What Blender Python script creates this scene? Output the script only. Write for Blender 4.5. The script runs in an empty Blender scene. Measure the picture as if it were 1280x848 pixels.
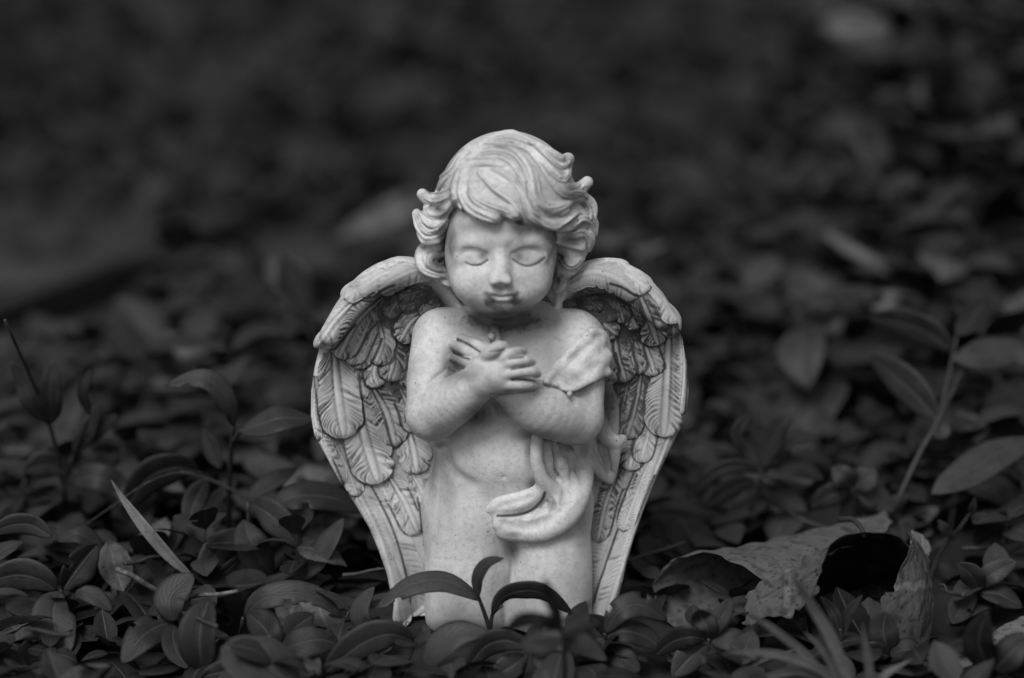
import bpy, math, random
import numpy as np
from mathutils import Vector, Matrix

random.seed(7)
rng = np.random.default_rng(7)
SC = bpy.context.scene
COL = SC.collection
MM = 0.001

# ------------------------------------------------------------------ camera
FOC, SENS = 85.0, 36.0
FPX = FOC / SENS * 1280.0            # focal length in photo pixels
PITCH = math.radians(13.0)
FWD = np.array([0.0, math.cos(PITCH), -math.sin(PITCH)])
UPV = np.array([0.0, math.sin(PITCH), math.cos(PITCH)])
RGT = np.array([1.0, 0.0, 0.0])
DIST = 1209.0                        # mm along the axis to the statue's knees


def ray(px, py):
    px = np.asarray(px, float); py = np.asarray(py, float)
    return ((px - 640.0) / FPX)[..., None] * RGT + ((424.0 - py) / FPX)[..., None] * UPV + FWD


CAM = np.array([0.0, -25.0, 0.0]) - DIST * ray(627.0, 790.0)

cam_data = bpy.data.cameras.new('camera')
cam = bpy.data.objects.new('camera', cam_data)
COL.objects.link(cam)
cam.location = Vector(CAM * MM)
cam.rotation_euler = (math.radians(90) - PITCH, 0, 0)
cam_data.lens = FOC; cam_data.sensor_width = SENS
cam_data.clip_start = 0.01; cam_data.clip_end = 200.0
cam_data.dof.use_dof = True
cam_data.dof.focus_distance = 1.195
cam_data.dof.aperture_fstop = 2.8
SC.camera = cam

# ------------------------------------------------------------------ light: a bright overcast day, black and white film
SUN_EL, SUN_AZ = math.radians(50), math.radians(-157)     # azimuth measured like the sky node (from +Y, clockwise)
world = bpy.data.worlds.new('World'); SC.world = world
world.use_nodes = True
wn = world.node_tree.nodes; wl = world.node_tree.links
wn.clear()
sky = wn.new('ShaderNodeTexSky'); sky.sky_type = 'NISHITA'; sky.sun_disc = False
sky.sun_elevation = SUN_EL; sky.sun_rotation = SUN_AZ
sky.air_density = 1.0; sky.dust_density = 3.0
bw = wn.new('ShaderNodeRGBToBW')
bg = wn.new('ShaderNodeBackground'); bg.inputs['Strength'].default_value = 0.095
wo = wn.new('ShaderNodeOutputWorld')
wl.new(sky.outputs[0], bw.inputs[0]); wl.new(bw.outputs[0], bg.inputs['Color']); wl.new(bg.outputs[0], wo.inputs[0])

sun_d = bpy.data.lights.new('sun', 'SUN'); sun_d.energy = 1.45; sun_d.angle = math.radians(22)
sun = bpy.data.objects.new('sun', sun_d); COL.objects.link(sun)
sdir = Vector((math.sin(SUN_AZ) * math.cos(SUN_EL), math.cos(SUN_AZ) * math.cos(SUN_EL), math.sin(SUN_EL)))
sun.rotation_euler = sdir.to_track_quat('Z', 'Y').to_euler()
sun.location = sdir * 5

SC.view_settings.view_transform = 'Standard'
SC.view_settings.look = 'None'
SC.view_settings.exposure = 0.34
SC.view_settings.gamma = 1.0
SC.view_settings.use_curve_mapping = False
SC.render.engine = 'CYCLES'


# ------------------------------------------------------------------ picture <-> place
def P(px, py, y):
    """point (mm) on the sight line of photo pixel (px,py) that lies in the vertical plane at depth y"""
    d = ray(px, py)
    t = (y - CAM[1]) / d[..., 1]
    return CAM + d * np.asarray(t)[..., None]


def G(px, py, z=0.0):
    """point (mm) where the sight line meets the height z"""
    d = ray(px, py)
    t = (z - CAM[2]) / d[..., 2]
    return CAM + d * np.asarray(t)[..., None]


def project(p):
    q = p - CAM
    w = q @ FWD
    return 640.0 + FPX * (q @ RGT) / w, 424.0 - FPX * (q @ UPV) / w


PXMM = DIST / FPX        # about 0.4 mm per photo pixel at the statue


# ------------------------------------------------------------------ materials
def mat_new(name):
    m = bpy.data.materials.new(name); m.use_nodes = True
    nt = m.node_tree; nt.nodes.clear()
    out = nt.nodes.new('ShaderNodeOutputMaterial')
    b = nt.nodes.new('ShaderNodeBsdfPrincipled')
    nt.links.new(b.outputs[0], out.inputs[0])
    return m, nt, b


def N(nt, typ, **kw):
    n = nt.nodes.new(typ)
    for k, v in kw.items():
        if k in n.inputs.keys():
            n.inputs[k].default_value = v
        else:
            setattr(n, k, v)
    return n


def ramp(nt, src, stops, interp='LINEAR'):
    r = nt.nodes.new('ShaderNodeValToRGB')
    r.color_ramp.interpolation = interp
    els = r.color_ramp.elements
    while len(els) < len(stops): els.new(0.5)
    for e, (p, v) in zip(els, stops):
        e.position = p
        e.color = (v, v, v, 1) if not hasattr(v, '__len__') else (*v, 1)
    nt.links.new(src, r.inputs[0])
    return r.outputs[0]


def mixc(nt, fac, a, b, mode='MIX'):
    n = nt.nodes.new('ShaderNodeMix'); n.data_type = 'RGBA'; n.blend_type = mode
    for sock, v in ((n.inputs[0], fac), (n.inputs[6], a), (n.inputs[7], b)):
        if hasattr(v, 'is_linked'):
            nt.links.new(v, sock)
        elif sock == n.inputs[0]:
            sock.default_value = v
        else:
            sock.default_value = (v, v, v, 1)
    return n.outputs[2]


def maths(nt, op, a, b=0.0, clamp=False):
    n = nt.nodes.new('ShaderNodeMath'); n.operation = op; n.use_clamp = clamp
    for s, v in zip(n.inputs, (a, b)):
        if hasattr(v, 'is_linked'): nt.links.new(v, s)
        else: s.default_value = v
    return n.outputs[0]


def stone_material(name, light, mid, dark, wash_bias=0.0):
    """pale cast stone with a grey antiquing wash, pits and grime; attribute 'wash' = where the wash was left on, plus some painted shade"""
    m, nt, b = mat_new(name)
    L = nt.links
    tc = N(nt, 'ShaderNodeTexCoord')
    n1 = N(nt, 'ShaderNodeTexNoise', Scale=48.0, Detail=8.0, Roughness=0.68); L.new(tc.outputs['Object'], n1.inputs['Vector'])
    n2 = N(nt, 'ShaderNodeTexNoise', Scale=420.0, Detail=6.0, Roughness=0.72); L.new(tc.outputs['Object'], n2.inputs['Vector'])
    n3 = N(nt, 'ShaderNodeTexNoise', Scale=1100.0, Detail=2.0, Roughness=0.5); L.new(tc.outputs['Object'], n3.inputs['Vector'])
    at = N(nt, 'ShaderNodeAttribute', attribute_name='wash')
    mottle = ramp(nt, n1.outputs[0], [(0.30, mid), (0.66, light)])
    fine = ramp(nt, n2.outputs[0], [(0.28, 0.62), (0.46, 0.93), (0.62, 1.06)])
    c = mixc(nt, 1.0, mottle, fine, 'MULTIPLY')
    # patina: the attribute pushed through noise so that its edge is blotchy
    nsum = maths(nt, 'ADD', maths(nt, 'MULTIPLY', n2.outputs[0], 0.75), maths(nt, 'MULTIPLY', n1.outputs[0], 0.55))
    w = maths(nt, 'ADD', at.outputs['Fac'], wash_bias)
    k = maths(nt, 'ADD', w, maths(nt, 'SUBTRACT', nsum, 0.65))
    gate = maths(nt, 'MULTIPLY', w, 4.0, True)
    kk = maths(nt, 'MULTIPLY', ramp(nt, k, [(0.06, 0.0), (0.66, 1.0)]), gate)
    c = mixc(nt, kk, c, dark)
    # weather stains: rain-borne grime in irregular patches and fine freckles
    n4 = N(nt, 'ShaderNodeTexNoise', Scale=26.0, Detail=9.0, Roughness=0.74); L.new(tc.outputs['Object'], n4.inputs['Vector'])
    mp = N(nt, 'ShaderNodeMapping'); mp.inputs['Scale'].default_value = (1.0, 1.0, 0.35); mp.inputs['Location'].default_value = (3.1, 1.7, 0.4); L.new(tc.outputs['Object'], mp.inputs['Vector'])
    n5 = N(nt, 'ShaderNodeTexNoise', Scale=90.0, Detail=7.0, Roughness=0.7); L.new(mp.outputs[0], n5.inputs['Vector'])
    c = mixc(nt, ramp(nt, n4.outputs[0], [(0.48, 0.0), (0.58, 0.30), (0.72, 0.55)]), c, dark * 2.2)
    c = mixc(nt, ramp(nt, n5.outputs[0], [(0.55, 0.0), (0.70, 0.36)]), c, dark * 2.0)
    # dark pits
    vo = N(nt, 'ShaderNodeTexVoronoi', Scale=190.0); vo.inputs['Randomness'].default_value = 1.0
    L.new(tc.outputs['Object'], vo.inputs['Vector'])
    sel = maths(nt, 'GREATER_THAN', vo.outputs['Color'], 0.66)
    pit = maths(nt, 'MULTIPLY', maths(nt, 'LESS_THAN', vo.outputs['Distance'], 0.085), sel)
    c = mixc(nt, maths(nt, 'MULTIPLY', pit, 0.75), c, 0.05)
    L.new(c, b.inputs['Base Color'])
    b.inputs['Roughness'].default_value = 0.62
    b.inputs['Specular IOR Level'].default_value = 0.35
    h = maths(nt, 'ADD', maths(nt, 'MULTIPLY', n2.outputs[0], 1.0), maths(nt, 'MULTIPLY', n3.outputs[0], 0.35))
    h = maths(nt, 'SUBTRACT', h, maths(nt, 'MULTIPLY', pit, 0.6))
    bp = N(nt, 'ShaderNodeBump', Strength=0.5, Distance=0.0006)
    L.new(h, bp.inputs['Height']); L.new(bp.outputs[0], b.inputs['Normal'])
    return m


M_BODY = stone_material('pale_cast_stone', 0.66, 0.50, 0.075)
M_WING = stone_material('washed_cast_stone', 0.66, 0.50, 0.05)


# ------------------------------------------------------------------ mesh helpers
def mesh_np(name, v, f, smooth=True):
    """v (n,3) in metres; f (m,3|4) index array"""
    me = bpy.data.meshes.new(name)
    v = np.asarray(v, np.float32); f = np.asarray(f, np.int32)
    n, k = f.shape
    me.vertices.add(len(v)); me.vertices.foreach_set('co', v.ravel())
    me.loops.add(n * k); me.loops.foreach_set('vertex_index', f.ravel())
    me.polygons.add(n)
    me.polygons.foreach_set('loop_start', np.arange(0, n * k, k, dtype=np.int32))
    me.polygons.foreach_set('loop_total', np.full(n, k, np.int32))
    me.polygons.foreach_set('use_smooth', np.full(n, smooth, bool))
    me.update(calc_edges=True)
    return me


def set_attr(me, name, arr):
    a = me.attributes.new(name, 'FLOAT', 'POINT')
    a.data.foreach_set('value', np.asarray(arr, np.float32))


def obj(name, me, mat=None, parent=None):
    o = bpy.data.objects.new(name, me)
    COL.objects.link(o)
    if mat is not None and me is not None and not me.materials: me.materials.append(mat)
    if parent is not None: o.parent = parent
    return o


def thing(name, label, cat, loc=(0, 0, 0), group=None):
    o = bpy.data.objects.new(name, None); COL.objects.link(o)
    o.location = loc; o.empty_display_size = 0.02
    return tag(o, label, cat, group)


def tag(o, label, cat, group=None):
    o['label'] = label; o['category'] = cat
    if group: o['group'] = group
    return o


# ------------------------------------------------------------------ sculpting with distance fields (mm)
def catmull(pts, n=8):
    pts = np.asarray(pts, float)
    if len(pts) < 3:
        t = np.linspace(0, 1, n + 1)[:, None]
        return pts[0] * (1 - t) + pts[-1] * t
    p = np.vstack([2 * pts[0] - pts[1], pts, 2 * pts[-1] - pts[-2]])
    out = []
    for i in range(1, len(p) - 2):
        t = np.linspace(0, 1, n, endpoint=False)[:, None]
        a, b, c, d = p[i - 1], p[i], p[i + 1], p[i + 2]
        out.append(0.5 * ((2 * b) + (-a + c) * t + (2 * a - 5 * b + 4 * c - d) * t ** 2 + (-a + 3 * b - 3 * c + d) * t ** 3))
    out.append(pts[-1][None])
    return np.vstack(out)


def smin(a, b, k):
    if k <= 0: return np.minimum(a, b)
    h = np.maximum(k - np.abs(a - b), 0) / k
    return np.minimum(a, b) - h * h * k * 0.25


def smax(a, b, k):
    return -smin(-a, -b, k)


class Field:
    BIG = 9.0

    def __init__(self, lo, hi, h):
        self.lo = np.array(lo, float); self.h = h
        self.n = np.ceil((np.array(hi, float) - self.lo) / h).astype(int) + 1
        self.F = np.full(self.n, self.BIG, np.float32)

    def box(self, lo, hi):
        a = np.clip(np.floor((lo - self.lo) / self.h).astype(int), 0, self.n)
        b = np.clip(np.ceil((hi - self.lo) / self.h).astype(int) + 1, 0, self.n)
        if np.any(b <= a): return None
        s = tuple(slice(i, j) for i, j in zip(a, b))
        g = [(self.lo[i] + self.h * np.arange(a[i], b[i])).astype(np.float32) for i in range(3)]
        return s, np.meshgrid(*g, indexing='ij', sparse=True)

    def put(self, s, d, mode, k):
        A = self.F[s]
        d = np.minimum(d, self.BIG)
        if mode == 'add': self.F[s] = smin(A, d, k)
        elif mode == 'cut': self.F[s] = smax(A, -d, k)

    def ell(self, c, r, k=3.0, rot=None, mode='add'):
        c = np.asarray(c, float); r = np.asarray(r, float) * np.ones(3)
        R = np.eye(3) if rot is None else np.array(Matrix.Rotation(0, 3, 'X') @ rot)
        m = np.max(r) + k + 2
        bx = self.box(c - m, c + m)
        if bx is None: return
        s, (X, Y, Z) = bx
        x, y, z = X - c[0], Y - c[1], Z - c[2]
        u = [R[0, i] * x + R[1, i] * y + R[2, i] * z for i in range(3)]
        k0 = np.sqrt(sum((u[i] / r[i]) ** 2 for i in range(3)))
        k1 = np.sqrt(sum((u[i] / r[i] ** 2) ** 2 for i in range(3))) + 1e-6
        self.put(s, (k0 * (k0 - 1) / k1).astype(np.float32), mode, k)

    def tube(self, pts, rad, k=2.0, mode='add', n=6, spline=True, flat=None):
        """chain of tapered capsules; rad: one radius or one per control point"""
        pts = np.asarray(pts, float)
        rad = np.asarray(rad, float) * np.ones(len(pts))
        q = np.hstack([pts, rad[:, None]])
        if spline and len(pts) > 2: q = catmull(q, n)
        p, r = q[:, :3], np.maximum(q[:, 3], 0.05)
        m = r.max() + k + 2
        bx = self.box(p.min(0) - m, p.max(0) + m)
        if bx is None: return
        s, _ = bx
        T = np.full(self.F[s].shape, self.BIG, np.float32)
        o = np.array([q_.start for q_ in s])
        for i in range(len(p) - 1):
            m = max(r[i], r[i + 1]) + k + 2
            b2 = self.box(np.minimum(p[i], p[i + 1]) - m, np.maximum(p[i], p[i + 1]) + m)
            if b2 is None: continue
            s2, (X, Y, Z) = b2
            a = p[i]; ab = p[i + 1] - a; L2 = ab @ ab + 1e-9
            x, y, z = X - a[0], Y - a[1], Z - a[2]
            t = np.clip((x * ab[0] + y * ab[1] + z * ab[2]) / L2, 0, 1)
            d = np.sqrt((x - t * ab[0]) ** 2 + (y - t * ab[1]) ** 2 + (z - t * ab[2]) ** 2) - (r[i] + t * (r[i + 1] - r[i]))
            s3 = tuple(slice(q_.start - o_, q_.stop - o_) for q_, o_ in zip(s2, o))
            T[s3] = np.minimum(T[s3], d)
        self.put(s, T, mode, k)

    def coords(self, s=None):
        g = [(self.lo[i] + self.h * np.arange(self.n[i])).astype(np.float32) for i in range(3)]
        return np.meshgrid(*g, indexing='ij', sparse=True)

    def sample(self, p):
        q = (p - self.lo) / self.h
        ok = np.all((q >= 0) & (q < self.n - 1.001), axis=-1)
        q = np.clip(q, 0, self.n - 1.001)
        i = q.astype(int); f = (q - i)
        F = self.F
        x, y, z = i[..., 0], i[..., 1], i[..., 2]
        fx, fy, fz = f[..., 0], f[..., 1], f[..., 2]
        c = ((F[x, y, z] * (1 - fx) + F[x + 1, y, z] * fx) * (1 - fy) + (F[x, y + 1, z] * (1 - fx) + F[x + 1, y + 1, z] * fx) * fy) * (1 - fz) \
          + ((F[x, y, z + 1] * (1 - fx) + F[x + 1, y, z + 1] * fx) * (1 - fy) + (F[x, y + 1, z + 1] * (1 - fx) + F[x + 1, y + 1, z + 1] * fx) * fy) * fz
        return np.where(ok, c, self.BIG)

    def on(self, pts, lift=0.0):
        """photo pixels -> points on this surface (nearest miss when the sight line passes by), lifted towards the camera"""
        pts = np.asarray(pts, float)
        d = ray(pts[:, 0], pts[:, 1]); d = d / np.linalg.norm(d, axis=1)[:, None]
        t = (self.lo[1] - CAM[1]) / d[:, 1]
        tend = (self.lo[1] + self.h * self.n[1] - CAM[1]) / d[:, 1]
        best = np.full(len(t), 1e9); tb = t.copy(); done = np.zeros(len(t), bool)
        for _ in range(140):
            v = self.sample(CAM + d * t[:, None])
            imp = (~done) & (v < best)
            best = np.where(imp, v, best); tb = np.where(imp, t, tb)
            done |= (v < 0.03) | (t > tend)
            t = np.where(done, t, t + np.maximum(v * 0.75, 0.06))
            if done.all(): break
        return CAM + d * (tb - lift)[:, None]

    def mesh(self, name, smooth_iter=1):
        F = self.F; n = self.n; h = self.h
        ins = F < 0
        cnt = np.zeros(n - 1, np.uint8)
        for a in (0, 1):
            for b in (0, 1):
                for c in (0, 1):
                    cnt += ins[a:n[0] - 1 + a, b:n[1] - 1 + b, c:n[2] - 1 + c]
        act = (cnt > 0) & (cnt < 8)
        I = np.argwhere(act)
        idx = np.full(n - 1, -1, np.int32); idx[act] = np.arange(len(I))
        V = np.zeros((len(I), 3), np.float32); W = np.zeros(len(I), np.float32)
        corners = [(a, b, c) for a in (0, 1) for b in (0, 1) for c in (0, 1)]
        val = {c: F[I[:, 0] + c[0], I[:, 1] + c[1], I[:, 2] + c[2]] for c in corners}
        for c in corners:
            for ax in range(3):
                if c[ax] == 0:
                    d = list(c); d[ax] = 1; d = tuple(d)
                    va, vb = val[c], val[d]
                    cr = (va < 0) != (vb < 0)
                    t = np.where(cr, va / np.where(cr, va - vb, 1), 0)
                    for j in range(3):
                        V[:, j] += np.where(cr, c[j] + (t if j == ax else 0), 0)
                    W += cr
        V = self.lo + h * (I + V / W[:, None])
        quads = []
        for ax in range(3):
            u, w = (ax + 1) % 3, (ax + 2) % 3
            s0 = [slice(1, n[0] - 1), slice(1, n[1] - 1), slice(1, n[2] - 1)]; s1 = list(s0)
            s0[ax] = slice(0, n[ax] - 1); s1[ax] = slice(1, n[ax])
            a = ins[tuple(s0)]; b = ins[tuple(s1)]
            for flip, msk in ((False, a & ~b), (True, ~a & b)):
                E = np.argwhere(msk)
                E[:, u] += 1; E[:, w] += 1
                def cell(du, dw):
                    q = E.copy(); q[:, u] -= du; q[:, w] -= dw
                    return idx[q[:, 0], q[:, 1], q[:, 2]]
                Q = np.stack([cell(1, 1), cell(0, 1), cell(0, 0), cell(1, 0)], 1)
                quads.append(Q[:, ::-1] if flip else Q)
        Q = np.vstack(quads)
        # light tangential smoothing
        for _ in range(smooth_iter):
            S = np.zeros_like(V); C = np.zeros(len(V))
            for a, b in ((0, 1), (1, 2), (2, 3), (3, 0)):
                np.add.at(S, Q[:, a], V[Q[:, b]]); np.add.at(C, Q[:, a], 1)
                np.add.at(S, Q[:, b], V[Q[:, a]]); np.add.at(C, Q[:, b], 1)
            V = 0.5 * V + 0.5 * S / np.maximum(C, 1)[:, None]
        me = mesh_np(name, V * MM, Q)
        return me, V


def poly_sdf(x, y, poly):
    """signed distance to a closed polygon in pixel space (negative inside)"""
    poly = np.asarray(poly, np.float32)
    d = np.full(np.broadcast(x, y).shape, 1e9, np.float32)
    sgn = np.ones_like(d)
    for i in range(len(poly)):
        a = poly[i]; b = poly[i - 1]
        ex, ey = b[0] - a[0], b[1] - a[1]
        wx, wy = x - a[0], y - a[1]
        t = np.clip((wx * ex + wy * ey) / (ex * ex + ey * ey + 1e-9), 0, 1)
        d = np.minimum(d, (wx - ex * t) ** 2 + (wy - ey * t) ** 2)
        c1, c2, c3 = y >= a[1], y < b[1], ex * wy > ey * wx
        flip = (c1 & c2 & c3) | (~c1 & ~c2 & ~c3)
        sgn = np.where(flip, -sgn, sgn)
    return sgn * np.sqrt(d)


def blobs(V, spec):
    """soft patches given in photo pixels: (px, py, rx, ry, amount)"""
    x, y = project(V)
    w = np.zeros(len(V))
    for (px, py, rx, ry, a) in spec:
        q = ((x - px) / rx) ** 2 + ((y - py) / ry) ** 2
        w = np.maximum(w, a * np.exp(-q * 0.9))
    return w


def strokes(V, spec):
    """soft painted lines: (points, half width px, amount)"""
    x, y = project(V)
    w = np.zeros(len(V))
    for pts, hw, a in spec:
        p = catmull(np.asarray(pts, float), 4)
        lo, hi = p.min(0) - 4 * hw, p.max(0) + 4 * hw
        s = np.where((x > lo[0]) & (x < hi[0]) & (y > lo[1]) & (y < hi[1]))[0]
        if not len(s): continue
        d = np.full(len(s), 1e9)
        for i in range(len(p) - 1):
            e = p[i + 1] - p[i]
            t = np.clip(((x[s] - p[i, 0]) * e[0] + (y[s] - p[i, 1]) * e[1]) / (e @ e + 1e-9), 0, 1)
            d = np.minimum(d, np.hypot(x[s] - p[i, 0] - t * e[0], y[s] - p[i, 1] - t * e[1]))
        w[s] = np.maximum(w[s], a * np.exp(-(d / hw) ** 2))
    return w


# ================================================================== the angel statue
statue = thing('angel_statue', 'pale stone kneeling cherub statue with folded wings and crossed arms', 'statue', (0, 0, 0))

# ---- body: one continuous figure (mm, traced from the photograph, depth from anatomy)
B = Field((-62, -66, -6), (62, 44, 240), 0.55)
# kneeling legs
B.ell(P(583, 655, -6), (21.5, 22, 34), 4)
B.tube([P(584, 630, -4), P(582, 700, -9), P(581, 765, -12)], [18, 20.5, 20], 4)
B.tube([P(689, 630, -4), P(689, 700, -9), P(690, 765, -12)], [18, 20.5, 20], 4)
B.tube([P(580, 775, -12), np.array([-18, 34, 9.0])], [17, 9], 4)
B.tube([P(690, 775, -12), np.array([22, 34, 9.0])], [17, 9], 4)
# torso
B.ell(P(636, 625, 0), (41, 25, 25), 11)
B.ell(P(634, 560, 1), (37, 23, 32), 8)
B.ell(P(628, 468, 2), (37, 23, 32), 8)
B.ell(P(632, 570, -8), (29, 21, 24), 9)
B.tube([P(556, 424, 4), P(628, 412, 6), P(718, 428, 4)], [14, 15, 14], 6)
B.tube([P(631, 430, 6), P(629, 360, 0)], [15, 12.5], 6)
B.tube([P(612, 396, 8), P(560, 414, 6)], [9, 10], 6)
B.tube([P(655, 396, 8), P(715, 414, 6)], [9, 10], 6)
# groin crease and line between the thighs
B.tube([P(638, 672, -11), P(637, 720, -12), P(636, 775, -13)], [6.5, 6.5, 6.5], 7)
B.tube(B.on([(640, 672), (638, 700), (635, 740), (634, 790)], 0.7), [1.0, 1.3, 1.0, 0.8], 4, 'cut')
B.tube(B.on([(600, 432), (626, 470), (630, 520)], 0.2), [0.6, 0.8, 0.5], 5, 'cut')
# chubby flanks and ribs
B.tube(B.on([(556, 560), (566, 590), (590, 606)], 0.9), [0.5, 0.8, 0.5], 5, 'cut')
B.ell(P(636, 720, 4), (40, 16, 44), 6)
T = Field.__new__(Field); T.__dict__.update(B.__dict__); T.F = B.F.copy()
# her right arm (left in the picture)
B.tube([P(549, 420, 1), P(540, 468, -10), P(541, 516, -21)], [13.2, 12.2, 13.0], 4)
B.tube([P(541, 518, -22), P(572, 498, -36), P(604, 474, -45)], [12.8, 11.5, 8.3], 3)
# her left arm (right in the picture), lying under the other
B.tube([P(720, 428, 1), P(723, 475, -8), P(719, 520, -20)], [15, 13.2, 13.6], 4)
B.tube([P(718, 521, -21), P(682, 512, -34), P(648, 493, -38), P(622, 472, -36)], [13.8, 13.4, 10.2, 7.5], 3)
# elbow crook creases
B.tube(B.on([(526, 494), (536, 478), (558, 462)], 0.35), [0.2, 0.6, 0.4], 1.8, 'cut')
B.tube(B.on([(706, 486), (713, 496), (719, 504)], 0.2), [0.8, 0.9, 0.3], 2.0, 'cut')
# hand lying on the chest: palm hidden, fingers and thumb show
B.ell(P(602, 450, -29), (9, 6, 9), 3)
for pts, r in (([(611, 438), (593, 430), (575, 422)], [2.6, 2.5, 2.1]),
               ([(604, 447), (584, 439), (566, 431)], [2.7, 2.6, 2.1]),
               ([(598, 456), (580, 452), (566, 447)], [2.6, 2.4, 1.9])):
    q = B.on(pts, 1.0); q[0] += (0, -1.5, 0)
    B.tube(q, r, 0.7)
q = B.on([(622, 436), (619, 424), (618.5, 411)], 0)
q = q - FWD * np.array([1.5, 3.2, 3.4])[:, None]
B.tube(q, [3.0, 2.9, 2.6], 0.5)
B.ell(B.on([(614.5, 421)], 0.8)[0], 2.2, 1.0)
# front hand
hr = Matrix.Rotation(math.radians(-12), 3, 'Y')
B.ell(P(620, 466, -49), (12.5, 6.0, 10.6), 3.5, hr)
B.ell(P(630, 467, -51), (6.5, 4.6, 8.6), 2.5)
B.tube([P(604, 472, -45), P(618, 468, -49)], [8.3, 7.5], 3)
for pts, r in (([(622, 454, -51), (634, 445, -54), (645, 440, -54), (654, 439, -50)], [3.0, 2.7, 2.4, 1.9]),
               ([(630, 457, -53), (645, 451.5, -55.5), (657, 451, -54), (665, 453, -49)], [3.0, 2.8, 2.5, 2.0]),
               ([(630, 468, -53), (648, 465, -56), (663, 465, -54.5), (672, 468, -49)], [3.0, 2.8, 2.5, 2.0]),
               ([(630, 480, -52), (646, 481, -54.5), (659, 481.5, -53.5), (668, 483, -49)], [3.0, 2.7, 2.4, 2.0])):
    B.tube([P(*q) for q in pts], r, 0.8)
for pts in ([(637, 449), (646, 447), (655, 446)], [(639, 461), (650, 459), (663, 457)], [(640, 475), (652, 474), (668, 475)]):
    B.tube(B.on(pts, -0.1), [0.6, 0.9, 1.0], 0.6, 'cut')
B.tube([P(606, 447, -49), P(614, 440, -53), P(623, 434, -54), P(630, 433, -52)], [3.6, 3.4, 3.0, 2.5], 1.0)
B.tube(B.on([(613, 440), (622, 439.5), (631, 438)], 0.2), [0.3, 0.6, 0.5], 0.6, 'cut')
# breast line, throat
B.tube(B.on([(586, 388), (606, 401), (640, 405), (672, 396)], 0.3), [0.4, 0.9, 0.9, 0.5], 3, 'cut')
# dimples and pits
B.ell(B.on([(630, 597)], 0.2)[0], 0.9, 0.8, mode='cut')
B.ell(B.on([(642, 573)], 0.1)[0], 0.6, 0.3, mode='cut')

# ---- head
B.ell(P(632, 270, -6), (29, 31, 32), 2.5)
B.ell(P(626, 318, -13), (27.3, 26, 26), 2.5)
B.ell(P(626, 292, -12), (25, 25.5, 20), 5)
B.ell(P(626, 352, -18), (20.0, 19, 17.5), 2.5)
B.ell(P(593, 351, -26.5), (11.0, 11.6, 11.0), 7)
B.ell(P(660, 350, -26.5), (11.0, 11.6, 11.0), 7)
B.ell(P(626, 381, -29), (9, 9, 6.2), 4)
# eye sockets, lids, brows
for sx, ex, ey in ((-1, 589, 320), (1, 661, 319)):
    q = B.on([(ex + sx * -2, ey - 1)], 2.0)[0]
    B.ell(q, (9.5, 3.2, 4.6), 7, mode='cut')
    q = B.on([(ex - sx * 15, ey + 1)], 1.9)[0]
    B.ell(q, (2.6, 2.2, 2.6), 5, mode='cut')
B.tube(B.on([(570, 309), (588, 304), (606, 309)], -1.2), [1.5, 2.2, 1.8], 5)
B.tube(B.on([(644, 309), (664, 303), (684, 309)], -1.2), [1.5, 2.2, 1.8], 5)
for sx, ex, ey in ((-1, 590, 323), (1, 661, 322)):
    q = B.on([(ex, ey)], -4.0)[0]
    B.ell(q, (8.6, 4.7, 4.4), 3.0)
LASH_L = [(582, 328), (590, 331.5), (600, 331), (609.5, 325)]
LASH_R = [(641, 324), (650, 330), (660, 332.6), (672, 329), (681, 322)]
LID_L = [(574, 318), (582, 313.5), (594, 313), (608, 318)]
LID_R = [(642, 317), (656, 312), (668, 312.5), (680, 317)]
for ln in (LASH_L, LASH_R): B.tube(B.on(ln, 0.05), [0.3] + [0.55] * (len(ln) - 2) + [0.45], 0.5, 'cut')
for ln in (LID_L, LID_R): B.tube(B.on(ln, 0.5), [0.3, 0.6, 0.6, 0.4], 2.0, 'cut')
# nose
q = B.on([(626, 322), (626, 333), (625.5, 343), (625, 350)], 0)
q[0] += FWD * 2.6; q[1] += FWD * 0.6; q[2] += FWD * -1.8; q[3] += FWD * -2.8
B.tube(q, [2.2, 2.8, 3.3, 3.8], 5.0)
B.ell(q[3] + np.array([0, -0.3, 0.3]), (3.7, 3.6, 3.3), 2.5)
for x in (617.5, 633.5):
    B.ell(B.on([(x, 352.0)], -0.5)[0], (2.4, 2.5, 2.2), 2.4)
for x in (620.5, 631.0):
    B.ell(B.on([(x, 357.6)], 0.2)[0], (1.0, 1.0, 0.55), 0.9, mode='cut')
# mouth
B.ell(B.on([(627, 369)], -2.6)[0], (10, 4.6, 5.2), 5)
B.tube(B.on([(626, 358), (626.5, 364)], 0.5), [1.0, 1.1], 2.2, 'cut')
B.tube(B.on([(611, 369), (619, 366), (626.5, 367), (634, 366), (644, 369)], -0.1), [0.4, 1.2, 1.2, 1.2, 0.4], 1.6)
B.tube(B.on([(617, 373.5), (622, 375), (628.5, 375.4), (636, 375), (640, 373.5)], -0.5), [0.7, 1.4, 1.6, 1.4, 0.7], 1.6)
MOUTH = [(608, 370), (617, 369.5), (627, 370.8), (638, 369.5), (647, 369.5)]
B.tube(B.on(MOUTH, 0.1), [0.7, 0.6, 0.6, 0.6, 0.7], 0.7, 'cut')
B.ell(B.on([(608, 370)], 0.7)[0], 1.2, 1.6, mode='cut')
B.ell(B.on([(647, 369.5)], 0.7)[0], 1.2, 1.6, mode='cut')
B.ell(B.on([(628, 382)], 1.6)[0], (4.5, 2, 1.4), 2.5, mode='cut')
# flat underside
B.F[:, :, :int(6 / 0.55) + 1] = np.maximum(B.F[:, :, :int(6 / 0.55) + 1], 0.2)

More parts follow.
